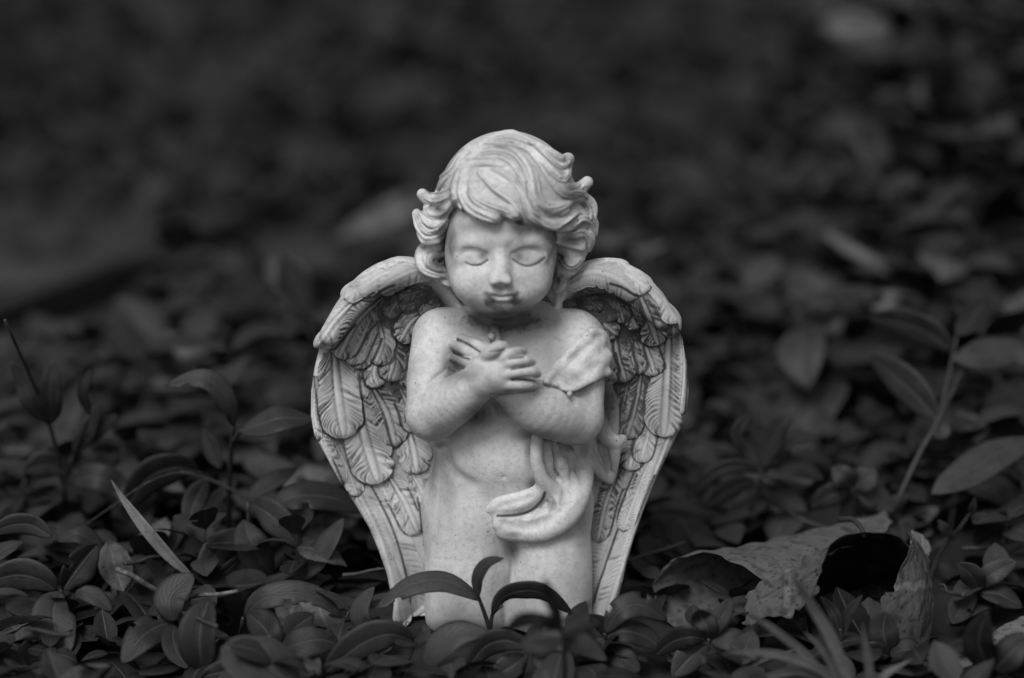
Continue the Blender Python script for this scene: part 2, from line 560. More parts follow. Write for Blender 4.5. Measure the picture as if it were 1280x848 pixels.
me, V = B.mesh('body', 2)
wash = blobs(V, [(626, 335, 75, 70, 0.08), (627, 345, 34, 30, 0.10), (600, 520, 22, 16, 0.55), (668, 545, 30, 9, 0.5), (716, 560, 20, 6, 0.5), (548, 556, 14, 6, 0.5), (634, 508, 26, 9, 0.45), (700, 340, 8, 30, 0.5), (575, 395, 30, 10, 0.4), (640, 428, 75, 38, 0.22), (626, 540, 56, 40, 0.10), (632, 401, 60, 18, 0.95), (660, 404, 34, 12, 0.6), (648, 440, 22, 14, 0.3), (560, 600, 20, 60, 0.3), (627, 392, 40, 8, 0.7), (580, 792, 60, 16, 0.6), (690, 794, 60, 15, 0.6), (630, 402, 60, 15, 0.62), (585, 405, 24, 22, 0.5), (610, 405, 30, 18, 0.6), (690, 445, 30, 30, 0.25), (655, 412, 40, 18, 0.4),  # wash stains and grime, plus shade painted along the face's right side
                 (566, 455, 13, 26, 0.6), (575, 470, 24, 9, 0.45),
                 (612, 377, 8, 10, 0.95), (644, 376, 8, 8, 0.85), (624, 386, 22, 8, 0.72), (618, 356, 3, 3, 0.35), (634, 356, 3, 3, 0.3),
                 (648, 321, 8, 7, 0.55), (604, 320, 7, 6, 0.45), (690, 300, 11, 22, 0.5), (563, 300, 9, 24, 0.45), (600, 285, 30, 10, 0.32), (660, 287, 36, 9, 0.38),  # inner eye-socket blobs paint the brow shadow
                 (628, 515, 36, 9, 0.36), (600, 540, 20, 20, 0.15), (580, 605, 30, 13, 0.26), (666, 605, 9, 9, 0.6), (662, 560, 8, 34, 0.4),  # includes the soft shadow painted along the belly's lower rim
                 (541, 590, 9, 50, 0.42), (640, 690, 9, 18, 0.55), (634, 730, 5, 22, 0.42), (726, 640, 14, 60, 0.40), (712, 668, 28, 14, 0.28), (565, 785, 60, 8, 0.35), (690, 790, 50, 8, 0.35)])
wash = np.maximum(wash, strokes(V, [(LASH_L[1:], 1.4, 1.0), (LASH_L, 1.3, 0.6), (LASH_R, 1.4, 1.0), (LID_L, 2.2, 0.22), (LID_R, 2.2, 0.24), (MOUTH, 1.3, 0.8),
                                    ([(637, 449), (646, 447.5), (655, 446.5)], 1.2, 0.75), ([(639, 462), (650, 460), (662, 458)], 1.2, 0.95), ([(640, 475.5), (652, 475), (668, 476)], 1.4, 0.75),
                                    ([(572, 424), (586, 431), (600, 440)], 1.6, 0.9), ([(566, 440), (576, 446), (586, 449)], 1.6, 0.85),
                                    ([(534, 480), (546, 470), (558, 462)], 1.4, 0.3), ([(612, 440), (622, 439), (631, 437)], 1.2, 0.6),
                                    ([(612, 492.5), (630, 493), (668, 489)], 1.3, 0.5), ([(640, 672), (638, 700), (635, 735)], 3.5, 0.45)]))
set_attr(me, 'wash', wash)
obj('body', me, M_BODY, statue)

# ---- hair
H = Field((-50, -58, 132), (54, 42, 262), 0.45)
H.ell(P(634, 254, -3), (34.2, 37, 35.2), 3)
H.ell(P(634, 300, 10), (35, 27, 24), 5)
H.ell(P(724, 290, -4), (7.5, 12, 12), 4)
H.ell(P(710, 322, -4), (8, 10, 9), 4)
H.ell(P(541, 285, -6), (7.5, 11, 10), 4)
H.ell(P(541, 328, -6), (7, 9, 8), 4)
H.ell(P(556, 347, -4), (5, 7, 4), 3)
H.ell(P(700, 350, -2), (5, 7, 6), 3)
# open the face
s, (X, Y, Z) = H.box(np.array([-60, -60, 130.0]), np.array([60, 45, 262.0]))
q = np.stack(np.broadcast_arrays(X, Y, Z), -1)
hx, hy = project(q)
face_poly = [(561, 262), (572, 250), (590, 264), (612, 282), (634, 272), (650, 282), (668, 280), (694, 287), (697, 305), (694, 330), (691, 352), (684, 366), (640, 372), (574, 368), (566, 345), (561, 320), (558, 290)]
gx, gy = np.meshgrid(np.arange(480, 800.0, 1.0), np.arange(140, 420.0, 1.0))
ps = poly_sdf(gx, gy, face_poly).astype(np.float32)


def lut(img, x0, y0, x, y):
    i = np.clip(x - x0, 0, img.shape[1] - 1.01); j = np.clip(y - y0, 0, img.shape[0] - 1.01)
    i0 = i.astype(np.int32); j0 = j.astype(np.int32); fi = (i - i0).astype(np.float32); fj = (j - j0).astype(np.float32)
    return (img[j0, i0] * (1 - fi) + img[j0, i0 + 1] * fi) * (1 - fj) + (img[j0 + 1, i0] * (1 - fi) + img[j0 + 1, i0 + 1] * fi) * fj


prism = smax(lut(ps, 480, 140, hx, hy) * PXMM, (Y - 4.0).astype(np.float32), 3.0)
H.put(s, prism, 'cut', 2.5)
del q, hx, hy, prism
# bottom trim
LOCKS = [  # (pixels, radii mm, lift)
    ([(577, 205), (570, 228), (571, 248), (582, 266), (598, 279), (611, 291)], [1.2, 2.4, 3.2, 3.4, 2.8, 0.9], 0.0),
    ([(580, 215), (577, 238), (586, 256), (604, 267), (620, 274), (627, 283)], [1.2, 2.5, 3.4, 3.4, 2.6, 1.0], 0.2),
    ([(588, 228), (594, 246), (614, 256), (632, 262), (645, 271), (652, 284)], [1.2, 3.0, 3.6, 3.4, 2.8, 1.2], 0.4),
    ([(600, 215), (620, 232), (640, 245), (652, 260), (656, 277)], [1.4, 3.0, 3.6, 3.0, 1.4], 0.2),
    ([(606, 205), (634, 216), (652, 232), (660, 252), (666, 268), (684, 280)], [1.4, 2.8, 3.4, 3.6, 3.8, 2.4], 0.0),
    ([(592, 190), (616, 184), (640, 188), (656, 203), (664, 222), (668, 246), (682, 262), (702, 260), (716, 250)], [1.2, 2.4, 2.8, 2.8, 3.0, 3.4, 3.6, 3.0, 1.6], 0.3),
    ([(584, 198), (604, 194), (626, 194), (642, 204), (650, 220)], [1.0, 2.0, 2.2, 2.2, 1.2], 0.0),
    ([(590, 208), (612, 203), (630, 207)], [0.8, 1.8, 0.8], 0.0),
    ([(650, 178), (672, 196), (690, 220), (706, 238), (722, 238), (734, 228)], [1.2, 2.6, 3.4, 4.0, 3.8, 3.0], 0.4),
    ([(664, 176), (686, 192), (702, 203), (710, 199)], [1.2, 2.8, 3.8, 3.2], 0.2),
    ([(676, 200), (690, 212), (706, 222), (712, 208)], [1.0, 2.4, 2.4, 1.6], 0.0),
    ([(668, 268), (690, 280), (708, 272), (722, 262), (729, 266)], [1.8, 3.2, 3.0, 2.2, 1.2], 0.2),
    ([(690, 288), (710, 284), (728, 272), (741, 278), (743, 292)], [1.4, 2.6, 3.0, 2.8, 1.8], 0.2),
    ([(694, 297), (714, 293), (730, 290), (738, 300), (736, 312)], [1.2, 2.2, 2.6, 2.4, 1.4], 0.0),
    ([(697, 302), (712, 306), (728, 310)], [1.2, 2.0, 1.6], 0.0),
    ([(712, 246), (728, 248), (739, 258), (741, 274)], [2.0, 3.0, 3.0, 2.0], -1.0),
    ([(702, 312), (706, 326), (716, 332), (728, 324)], [1.4, 2.2, 2.2, 1.4], 0.0),
    ([(698, 330), (704, 344), (716, 342)], [1.4, 2.0, 1.2], 0.0),
    ([(700, 344), (704, 356), (697, 364)], [1.6, 2.0, 1.2], 0.0),
    ([(571, 232), (560, 244), (546, 250), (534, 248), (528, 243)], [1.2, 2.6, 3.4, 3.2, 2.8], 0.2),
    ([(567, 214), (556, 226), (548, 238)], [1.0, 2.6, 1.6], 0.0),
    ([(570, 244), (561, 258), (550, 268), (538, 268), (533, 260)], [1.2, 2.6, 2.8, 2.6, 1.8], 0.4),
    ([(562, 262), (554, 277), (540, 281), (528, 274), (521, 266)], [1.2, 2.4, 2.8, 2.6, 2.0], 0.2),
    ([(559, 276), (548, 289), (534, 292), (524, 282), (519, 268)], [1.2, 2.4, 2.8, 2.4, 1.6], 0.0),
    ([(560, 287), (546, 298), (532, 300), (524, 292)], [1.2, 2.2, 2.4, 1.4], 0.0),
    ([(558, 303), (546, 309), (532, 310), (526, 320), (530, 334), (544, 341), (560, 344)], [1.0, 2.2, 2.8, 3.0, 3.4, 3.2, 2.0], 0.2),
    ([(558, 310), (551, 320), (540, 320), (538, 330), (548, 336), (560, 338)], [0.8, 1.6, 1.8, 1.8, 1.8, 1.2], 0.0),
    ([(548, 346), (558, 353), (568, 357)], [1.2, 2.0, 1.4], 0.2),
    ([(612, 172), (640, 169), (668, 180)], [1.0, 2.2, 1.2], -0.6),
    ([(598, 178), (620, 176), (648, 180), (664, 190)], [1.0, 2.0, 2.2, 1.2], -0.4),
    ([(586, 184), (574, 198), (564, 214), (553, 222)], [1.0, 2.4, 2.6, 1.6], -0.2),
]
hb = Field.__new__(Field); hb.__dict__.update(H.__dict__); hb.F = H.F.copy()
fine = []
for pts, r, lift in LOCKS:
    r = np.array(r)
    q = hb.on(pts, 0) + FWD * (0.28 * r - lift)[:, None]
    H.tube(q, r, 1.3)
for pts, r, lift in LOCKS:                 # strand ridges and furrows that follow each lock
    p = catmull(np.array(pts, float), 3)
    rr = np.interp(np.linspace(0, 1, len(p)), np.linspace(0, 1, len(r)), r)
    tg = np.gradient(p, axis=0); tg /= np.linalg.norm(tg, axis=1)[:, None] + 1e-6
    nn = np.stack([-tg[:, 1], tg[:, 0]], 1)
    for _ in range(7 if max(r) > 2.1 else 3):          # thin raised strands
        off = rng.uniform(-1.15, 1.15); i0 = int(rng.integers(0, max(1, len(p) // 3))); i1 = len(p) - int(rng.integers(0, max(1, len(p) // 4)))
        pp = (p + nn * (rr * off * (1 - 0.25 * np.linspace(0, 1, len(p))) / PXMM)[:, None])[i0:i1]
        if len(pp) > 3:
            sr = rng.uniform(0.35, 0.7) * np.sin(np.linspace(0.25, 2.9, len(pp))) + 0.12
            H.tube(H.on(pp, -0.15), sr, 0.7, spline=False)
    if max(r) > 1.9:
        for off, gr in ((-0.6, 0.36), (0.0, 0.38), (0.6, 0.36)):
            off = off + rng.uniform(-0.2, 0.2)
            pp = p + nn * (rr * off / PXMM)[:, None]
            H.tube(H.on(pp[1:-1], 0.1), gr * np.clip(rr[1:-1] / 2.6, 0.4, 1), 0.5, 'cut', spline=False)
    fine.append((p, rr))
# deep hollows between curls
for (x, y, r) in ((548, 263, 1.6), (551, 327, 1.3), (700, 322, 1.6), (737, 286, 1.4), (722, 277, 0.9), (697, 349, 1.2), (648, 279, 1.3), (714, 262, 1.0)):
    H.ell(H.on([(x, y)], -0.2)[0], (r, r * 1.6, r * 0.8), 0.8, mode='cut')
me, V = H.mesh('hair', 1)
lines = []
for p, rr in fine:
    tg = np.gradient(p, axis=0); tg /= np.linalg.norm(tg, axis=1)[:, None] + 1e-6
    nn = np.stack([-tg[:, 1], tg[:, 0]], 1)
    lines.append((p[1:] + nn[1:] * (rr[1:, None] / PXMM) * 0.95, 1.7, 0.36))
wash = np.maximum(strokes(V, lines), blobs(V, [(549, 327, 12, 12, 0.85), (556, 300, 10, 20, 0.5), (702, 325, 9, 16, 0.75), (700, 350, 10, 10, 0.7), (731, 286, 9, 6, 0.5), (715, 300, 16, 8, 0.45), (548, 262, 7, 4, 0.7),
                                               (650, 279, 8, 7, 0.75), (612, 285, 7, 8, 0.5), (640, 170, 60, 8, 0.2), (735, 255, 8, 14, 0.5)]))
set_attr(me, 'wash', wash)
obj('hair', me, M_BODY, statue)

# ---- drapery: sash over the shoulder, roll at the hip, folds hanging behind the arm
C = Field((-17, -62, 36), (68, 30, 160), 0.5)
s, (X, Y, Z) = C.box(C.lo, C.lo + C.h * (C.n - 1))
q = np.stack(np.broadcast_arrays(X, Y, Z), -1)
bx, by = project(q)
bs = np.minimum(B.sample(q.reshape(-1, 3)).reshape(X.shape[0], Y.shape[1], Z.shape[2]), 8).astype(np.float32)
sash = [(680, 478), (698, 456), (719, 435), (737, 413), (747, 412), (756, 418), (761, 440), (765, 468), (756, 468), (742, 476), (716, 489), (704, 489), (694, 482)]
gx, gy = np.meshgrid(np.arange(600, 830.0), np.arange(380, 700.0))
sp = poly_sdf(gx, gy, sash).astype(np.float32)
d = smax(smax(lut(sp, 600, 380, bx, by) * PXMM, np.abs(bs) - 3.0, 1.6), (Y - 14.0).astype(np.float32), 1.0)
C.put(s, d, 'add', 0)
del q, bx, by, bs, d
C.tube(C.on([(683, 476), (699, 457), (720, 436), (740, 416)], 0.1), [1.3, 2.3, 2.6, 2.4], 3.0)
C.tube(C.on([(739, 415), (752, 417), (759, 432), (763, 452)], -0.5), [2.0, 2.2, 2.0, 1.6], 1.5)
C.tube(C.on([(698, 485), (716, 486), (740, 475), (756, 466), (764, 469)], -0.7), [1.6, 1.9, 2.0, 2.0, 1.7], 2.5)
C.tube(C.on([(760, 466), (767, 474), (758, 480)], -0.5), [2.0, 1.8, 1.2], 1.5)
for pts in ([(694, 476), (712, 458), (730, 440)], [(704, 482), (724, 466), (742, 456)]):
    C.tube(C.on(pts, 1.9), [0.5, 1.3, 0.6], 4.5, 'cut')
C.tube(C.on([(730, 452), (744, 446), (756, 450)], 0.0), [0.6, 0.9, 0.6], 4.0)
C.tube(C.on([(690, 478), (710, 461), (732, 441), (748, 428)], -1.6), [1.6, 3.6, 4.2, 3.2], 4.0)
C.tube(C.on([(704, 482), (726, 468), (748, 453), (758, 446)], -1.8), [1.4, 3.6, 4.0, 2.8], 4.0)
C.tube(C.on([(694, 474), (712, 455), (730, 438), (744, 428)], 0.9), [0.4, 1.2, 1.3, 0.4], 2.6, 'cut')
C.tube(C.on([(712, 478), (730, 468), (750, 456)], 1.1), [0.4, 1.2, 0.4], 2.8, 'cut')
# S-shaped fall to the hip roll
def off(pts, r, up):
    q = T.on(pts, 0)
    return q + FWD * (np.asarray(r) - up)[:, None]
rr = np.array([3.2, 3.4, 3.8, 4.4, 4.6, 4.2, 3.8])
C.tube(off([(672, 548), (671, 575), (678, 598), (692, 614), (699, 632), (695, 650), (682, 664)], rr * 0, 0.5 + rr * .35), rr, 1.6)
C.tube(off([(718, 548), (726, 572), (727, 596), (722, 620), (712, 642), (698, 656)], [0] * 6, 1.8), [4.5, 5.5, 6.0, 6.0, 5.5, 4.5], 3.0)
C.tube(off([(700, 580), (708, 600), (710, 622), (704, 640)], [0] * 4, 1.6), [3.5, 5.5, 6.0, 5.0], 3.0)
C.tube(off([(700, 652), (680, 663), (658, 666), (640, 663), (624, 655)], [0] * 5, 1.2), [5.5, 5.6, 5.0, 4.6, 3.4], 3.0)
C.tube(off([(702, 640), (684, 645), (662, 654), (640, 652), (626, 648)], [0] * 5, 1.6), [4.6, 4.4, 4.2, 3.8, 2.2], 3.0)
C.tube(off([(611, 638), (620, 633), (632, 630), (648, 627), (664, 620), (676, 611)], [0] * 6, -1.2), [2.0, 4.0, 5.4, 5.8, 5.2, 3.4], 4.0)
C.tube(off([(616, 644), (634, 641), (652, 638), (668, 630), (680, 618)], [0] * 5, -0.9), [1.0, 2.4, 2.8, 2.8, 2.0], 2.0)
# inner folds of the hollow
C.tube(off([(692, 546), (696, 570), (706, 594)], [0] * 3, 0.2), [1.6, 2.6, 2.0], 1.8)
C.tube(C.on([(689, 624), (692, 634), (688, 642)], 0.1), [0.8, 1.4, 0.7], 1.2, 'cut')
C.tube(C.on([(645, 652), (660, 656), (676, 650)], 0.2), [0.5, 1.0, 0.5], 2.0, 'cut')
C.tube(C.on([(697, 642), (682, 653), (662, 660), (642, 659), (630, 655)], 0.75), [0.8, 1.5, 1.6, 1.4, 0.8], 2.6, 'cut')
C.tube(C.on([(713, 562), (717, 590), (715, 616), (704, 638)], 0.75), [0.6, 1.5, 1.6, 0.8], 3.0, 'cut')
C.tube(C.on([(704, 590), (708, 612), (702, 630)], 0.8), [0.6, 1.2, 0.6], 2.4, 'cut')
C.tube(C.on([(622, 634), (644, 629), (664, 621)], 0.75), [0.5, 1.3, 0.7], 2.2, 'cut')
C.ell(T.on([(635, 664)], 0.6)[0], (6.5, 5.5, 4.2), 3.0)
# folds behind the arm
for pts, r in (([(746, 498, 2), (749, 524, 0), (757, 545, -2), (768, 552, -2), (778, 549, 2)], [3.2, 4.0, 4.2, 3.6, 2.4]),
               ([(768, 553, -2), (768, 574, 0), (766, 594, 4)], [3.4, 2.8, 1.8]),
               ([(734, 545, -2), (740, 570, -2), (750, 588, 0), (762, 600, 4)], [4.2, 4.4, 3.6, 2.2]),
               ([(748, 540, 4), (755, 566, 3), (762, 590, 5)], [3.2, 3.8, 2.8]),
               ([(738, 560, 8), (745, 580, 8), (752, 594, 10)], [6.0, 5.0, 3.0]),
               ([(752, 480, 10), (760, 510, 9), (764, 540, 8)], [5.0, 5.5, 4.0])):
    C.tube([P(*t) for t in pts], r, 1.2)
for pts in ([(740, 548), (748, 570), (762, 592)], [(755, 558), (760, 575), (763, 590)], [(752, 510), (757, 530), (768, 545)]):
    C.tube(C.on(pts, 0.2), [0.6, 1.3, 0.7], 1.2, 'cut')
me, V = C.mesh('sash', 2)
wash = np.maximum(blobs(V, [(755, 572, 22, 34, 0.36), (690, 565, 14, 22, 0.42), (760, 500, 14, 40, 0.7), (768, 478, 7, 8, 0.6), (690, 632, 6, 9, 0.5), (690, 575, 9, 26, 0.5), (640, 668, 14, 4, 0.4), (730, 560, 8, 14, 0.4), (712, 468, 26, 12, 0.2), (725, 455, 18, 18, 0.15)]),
                  strokes(V, [([(622, 645), (645, 644), (664, 638), (677, 626), (681, 616)], 2.0, 0.8), ([(684, 553), (686, 572), (698, 594)], 2.5, 0.55),  # shadow painted into the groove between the hip rolls and into the hollow
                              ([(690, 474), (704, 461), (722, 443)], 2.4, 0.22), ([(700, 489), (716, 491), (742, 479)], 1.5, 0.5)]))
set_attr(me, 'wash', wash)
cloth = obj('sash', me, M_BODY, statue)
# little round bead that closes the sash
Fp = Field((20, -66, 105), (50, -10, 140), 0.25)
q = np.minimum(B.on([(712, 489)], 0)[0], C.on([(712, 489)], 0)[0])
Fp = Field(q - 4, q + 4, 0.2)
Fp.ell(q + FWD * -0.6, 1.35, 0)
me, V = Fp.mesh('bead', 1); set_attr(me, 'wash', np.zeros(len(V)))
obj('bead', me, M_BODY, cloth)

# ---- wings
WINGS = {
    'L': dict(outline=[(560, 352), (546, 338), (528, 330), (512, 326), (498, 324), (490, 331), (474, 333), (455, 342), (440, 352), (430, 362), (428, 371), (414, 392), (404, 410), (395, 424), (397, 436), (391, 460), (387, 488), (387, 520), (391, 542), (400, 560), (411, 580),
                       (428, 610), (445, 636), (460, 661), (472, 690), (482, 718), (486, 738), (491, 742), (489, 772), (491, 792), (620, 800), (625, 600), (620, 400), (580, 380)],
              edge=[(562, 356, 10), (530, 344, 3), (498, 341, -2), (464, 356, -4), (438, 384, -5), (414, 418, -5)], er=[5.5, 7.0, 7.5, 7.2, 6.8, 5.5],
              bumps=[(499, 330, 6, 2.6, 12), (462, 345, 6, 2.6, -28), (436, 362, 5, 2.6, -38), (401, 424, 5.5, 2.8, -55)]),
    'R': dict(outline=[(690, 385), (698, 362), (716, 342), (740, 330), (762, 325), (776, 326), (783, 334), (800, 340), (812, 350), (814, 356), (830, 366), (840, 382), (848, 398), (855, 424), (861, 458), (863, 490), (860, 514), (851, 538), (840, 562), (826, 590),
                       (815, 616), (805, 641), (795, 670), (786, 700), (778, 734), (769, 765), (755, 792), (640, 800), (640, 600), (640, 400)],
              edge=[(696, 364, 10), (722, 352, 3), (756, 345, -2), (790, 358, -4), (818, 384, -5), (838, 408, -5)], er=[5.5, 7.5, 8.5, 8.0, 7.0, 5.5],
              bumps=[(768, 331, 7, 2.8, -4), (804, 349, 5, 2.6, 30), (842, 393, 6, 2.6, 55)]),
}
FEATHERS = {   # shaft pixels from root to tip, half width px, height at tip mm
    'L': [([(448, 598), (478, 660), (506, 720), (520, 770)], 24, 1.2), ([(418, 566), (446, 612), (474, 668), (492, 730), (500, 786)], 15, 2.0), ([(488, 598), (508, 632), (524, 668)], 16, 1.2), ([(515, 592), (528, 616), (536, 640)], 11, 1.0),
          ([(510, 536), (517, 562), (522, 592)], 19, 1.8), ([(530, 470), (528, 500), (524, 535)], 12, 1.0), ([(540, 430), (536, 456), (530, 484)], 12, 1.2), ([(452, 462), (450, 480), (452, 500)], 9, 1.2), ([(528, 600), (538, 640), (540, 690)], 10, 0.8),
          ([(398, 500), (398, 540), (412, 575), (428, 606)], 11, 2.4), ([(392, 470), (390, 510), (396, 552)], 8, 2.4), ([(420, 556), (434, 584), (448, 620)], 10, 1.8),
          ([(466, 484), (484, 518), (495, 558)], 18, 2.0), ([(446, 500), (458, 552), (474, 604)], 25, 2.8), ([(500, 486), (512, 512), (518, 540)], 12, 1.4),
          ([(418, 440), (423, 492), (432, 548)], 24, 3.4),
          ([(514, 432), (513, 458), (508, 484)], 11, 1.6), ([(476, 446), (468, 466), (474, 484)], 12, 2.0), ([(490, 428), (492, 452), (486, 477)], 14, 2.6), ([(474, 404), (478, 428), (470, 456)], 15, 2.6),
          ([(470, 402), (460, 432), (445, 460)], 11, 2.6), ([(466, 392), (452, 424), (438, 456)], 13, 3.2), ([(478, 372), (446, 404), (424, 448)], 16, 3.8), ([(446, 374), (418, 404), (398, 434)], 17, 3.6),
          ([(530, 392), (514, 404), (500, 428)], 15, 2.2), ([(536, 412), (528, 428), (520, 446)], 10, 1.6), ([(504, 372), (492, 384), (486, 398)], 10, 2.2), ([(534, 372), (516, 380), (500, 384)], 8, 2.2), ([(540, 362), (518, 366), (498, 374)], 7, 2.2),
          ([(550, 376), (538, 386), (524, 392)], 8, 1.8), ([(560, 346), (524, 338), (490, 352), (474, 366)], 14, 1.4), ([(510, 334), (474, 346), (446, 366)], 14, 1.8), ([(476, 344), (450, 360), (430, 372)], 12, 1.8)],
    'R': [([(800, 590), (776, 650), (752, 716), (742, 770)], 16, 1.0), ([(846, 520), (820, 590), (792, 670), (768, 740), (752, 788)], 18, 2.2), ([(778, 576), (758, 626), (746, 678)], 12, 1.0), ([(820, 560), (798, 610), (778, 664)], 10, 1.6),
          ([(800, 524), (792, 556), (786, 588)], 14, 2.0), ([(816, 516), (808, 548), (800, 578)], 11, 2.0), ([(802, 466), (794, 506), (782, 548)], 15, 2.4), ([(786, 474), (780, 500), (772, 530)], 10, 1.8), ([(770, 480), (765, 510), (760, 540)], 8, 1.4),
          ([(852, 410), (855, 460), (850, 520)], 9, 2.0), ([(836, 402), (833, 476), (828, 546)], 22, 3.4),
          ([(802, 424), (812, 448), (818, 470)], 13, 2.6), ([(788, 420), (794, 444), (800, 468)], 10, 2.2), ([(768, 414), (772, 446), (782, 478)], 17, 2.4), ([(756, 430), (758, 452), (766, 474)], 10, 1.8),
          ([(796, 360), (810, 396), (822, 432)], 17, 3.8), ([(782, 368), (788, 392), (796, 412)], 11, 3.0), ([(742, 392), (758, 408), (772, 420)], 11, 2.4), ([(748, 372), (762, 386), (768, 402)], 11, 2.6), ([(766, 364), (774, 384), (780, 404)], 10, 2.6),
          ([(722, 384), (736, 394), (750, 408)], 9, 1.8), ([(726, 366), (740, 378), (752, 388)], 9, 2.0), ([(706, 376), (716, 388), (728, 398)], 8, 1.4),
          ([(810, 352), (832, 376), (846, 404)], 14, 3.4), ([(704, 356), (740, 340), (776, 352), (796, 372)], 18, 1.6), ([(750, 334), (784, 344), (812, 362)], 14, 1.8)],
}


def feather(F, pts, hw, tip, dark, sd, gsd, smooth=0.0, over=()):
    p = catmull(np.array(pts, float), 10)
    seg = np.r_[0, np.cumsum(np.linalg.norm(np.diff(p, axis=0), axis=1))]
    L = seg[-1]; nu = max(24, int(L / 1.3)); nv = max(13, int(hw * 2 / 1.3) | 1)
    u = np.linspace(0, 1, nu)
    c = np.stack([np.interp(u * L, seg, p[:, i]) for i in (0, 1)], 1)
    tg = np.gradient(c, axis=0); tg /= np.linalg.norm(tg, axis=1)[:, None]
    nn = np.stack([-tg[:, 1], tg[:, 0]], 1)
    tb = max(0.55, 1 - hw * 1.25 / L)
    prof = (0.62 + 0.38 * np.sin(np.minimum(u / 0.55, 1) * math.pi / 2))
    prof *= np.where(u > tb, np.sqrt(np.maximum(1 - ((u - tb) / (1 - tb)) ** 2.2, 0.004)), 1)
    v = np.linspace(-1, 1, nv)
    side = []
    for sgn in (-1, 1):          # notches where the vane has split
        e = np.ones(nu)
        for _ in range(rng.integers(1, 4)):
            c0 = rng.uniform(0.3, 0.92); w = rng.uniform(0.015, 0.035)
            e -= rng.uniform(0.10, 0.28) * np.exp(-np.abs((u - c0) / w)) 
        e += 0.03 * np.sin(u * L / 4.0 + rng.uniform(0, 6))
        side.append(e)
    E = np.where(v[None, :] < 0, side[0][:, None], side[1][:, None])
    E = 1 + (E - 1) * np.abs(v)[None, :] ** 1.5
    hw = hw * 1.12
    W = hw * prof[:, None] * v[None, :] * E
    XY = c[:, None, :] + nn[:, None, :] * W[..., None]
    av = np.abs(v)[None, :]; U = u[:, None]
    warp = 0.9 * np.sin(U * 7 + v[None, :] * 3 + rng.uniform(0, 6)) + 0.5 * np.sin(U * 17 - av * 5 + rng.uniform(0, 6))
    ph = U * L / 5.6 - av * hw * 0.17 + warp * 0.8
    vig = 0.35 + 0.65 * (0.5 + 0.5 * np.sin(U * 9 + 4 * v[None, :] + rng.uniform(0, 6)))
    barb = 1 - (0.5 - 0.5 * np.cos(2 * math.pi * ph)) * vig
    barb = np.where(av > 0.12, barb, 1.0)
    split = np.zeros((nu, nv))
    for sg in (-1, 1):
        for _ in range(int(rng.integers(2, 5)) + int(L > 130) * 3):
            c0 = rng.uniform(0.12, 0.95)
            ln = (U - c0) * L - av * hw * 0.75 + hw * 0.3
            split = np.maximum(split, np.exp(-(ln / 1.5) ** 2) * (v[None, :] * sg > 0.14) * np.clip(av * 1.6, 0, 1))
    tip = tip * 1.3
    hgt = 0.2 + tip * U ** 1.3 + 1.2 * (1 - av ** 2.4) * np.minimum(1, prof[:, None]) + (1 - smooth) * 0.55 * np.exp(-(v[None, :] / 0.09) ** 2) * (1 - U * 0.8) \
        - (1 - smooth) * 0.5 * np.exp(-((av - 0.2) / 0.09) ** 2) * (1 - U * 0.5) - 0.38 * (1 - smooth) * (1 - barb) * np.minimum(1, av * 2) - 0.95 * (1 - 0.6 * smooth) * split
    hgt = hgt + 0.35 * np.sin(U * 6 + rng.uniform(0, 6)) * av
    hgt = hgt - 0.8 * np.clip((U - 0.93) / 0.07, 0, 1) ** 2
    hgt = hgt * (1 - 0.25 * smooth)
    flat = XY.reshape(-1, 2)
    for _ in range(2):           # keep the vane on the wing
        o_ = np.maximum(lut(sd, 370, 300, flat[:, 0], flat[:, 1]) + 2.2, 0)
        g_ = np.stack([lut(gsd[1], 370, 300, flat[:, 0], flat[:, 1]), lut(gsd[0], 370, 300, flat[:, 0], flat[:, 1])], 1)
        flat = flat - g_ * o_[:, None]
    S = F.on(flat, 0).reshape(nu, nv, 3)
    # surface samples that missed fall back on the shaft's depth
    top = S - FWD * hgt[..., None]
    bot = S + FWD * 1.6
    vt = np.vstack([top.reshape(-1, 3), bot.reshape(-1, 3)])
    ii = np.arange(nu * nv).reshape(nu, nv)
    q1 = np.stack([ii[:-1, :-1], ii[:-1, 1:], ii[1:, 1:], ii[1:, :-1]], -1).reshape(-1, 4)
    o = nu * nv
    rim = np.r_[ii[0, :], ii[1:, -1], ii[-1, -2::-1], ii[-2:0:-1, 0]]
    r2 = np.roll(rim, -1)
    qs = np.stack([rim, rim + o, r2 + o, r2], -1)
    f = np.vstack([q1[:, ::-1] if False else q1, q1[:, ::-1] + o, qs[:, ::-1]])
    me = mesh_np('feather', vt * MM, f)
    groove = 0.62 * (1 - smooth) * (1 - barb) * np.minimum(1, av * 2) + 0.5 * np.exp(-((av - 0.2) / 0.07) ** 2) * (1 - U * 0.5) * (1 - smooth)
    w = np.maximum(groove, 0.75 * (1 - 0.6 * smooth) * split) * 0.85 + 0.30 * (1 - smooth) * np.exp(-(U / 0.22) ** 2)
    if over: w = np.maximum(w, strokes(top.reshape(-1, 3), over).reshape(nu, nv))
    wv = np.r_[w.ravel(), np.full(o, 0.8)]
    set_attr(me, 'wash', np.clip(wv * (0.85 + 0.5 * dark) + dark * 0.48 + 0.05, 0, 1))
    return me


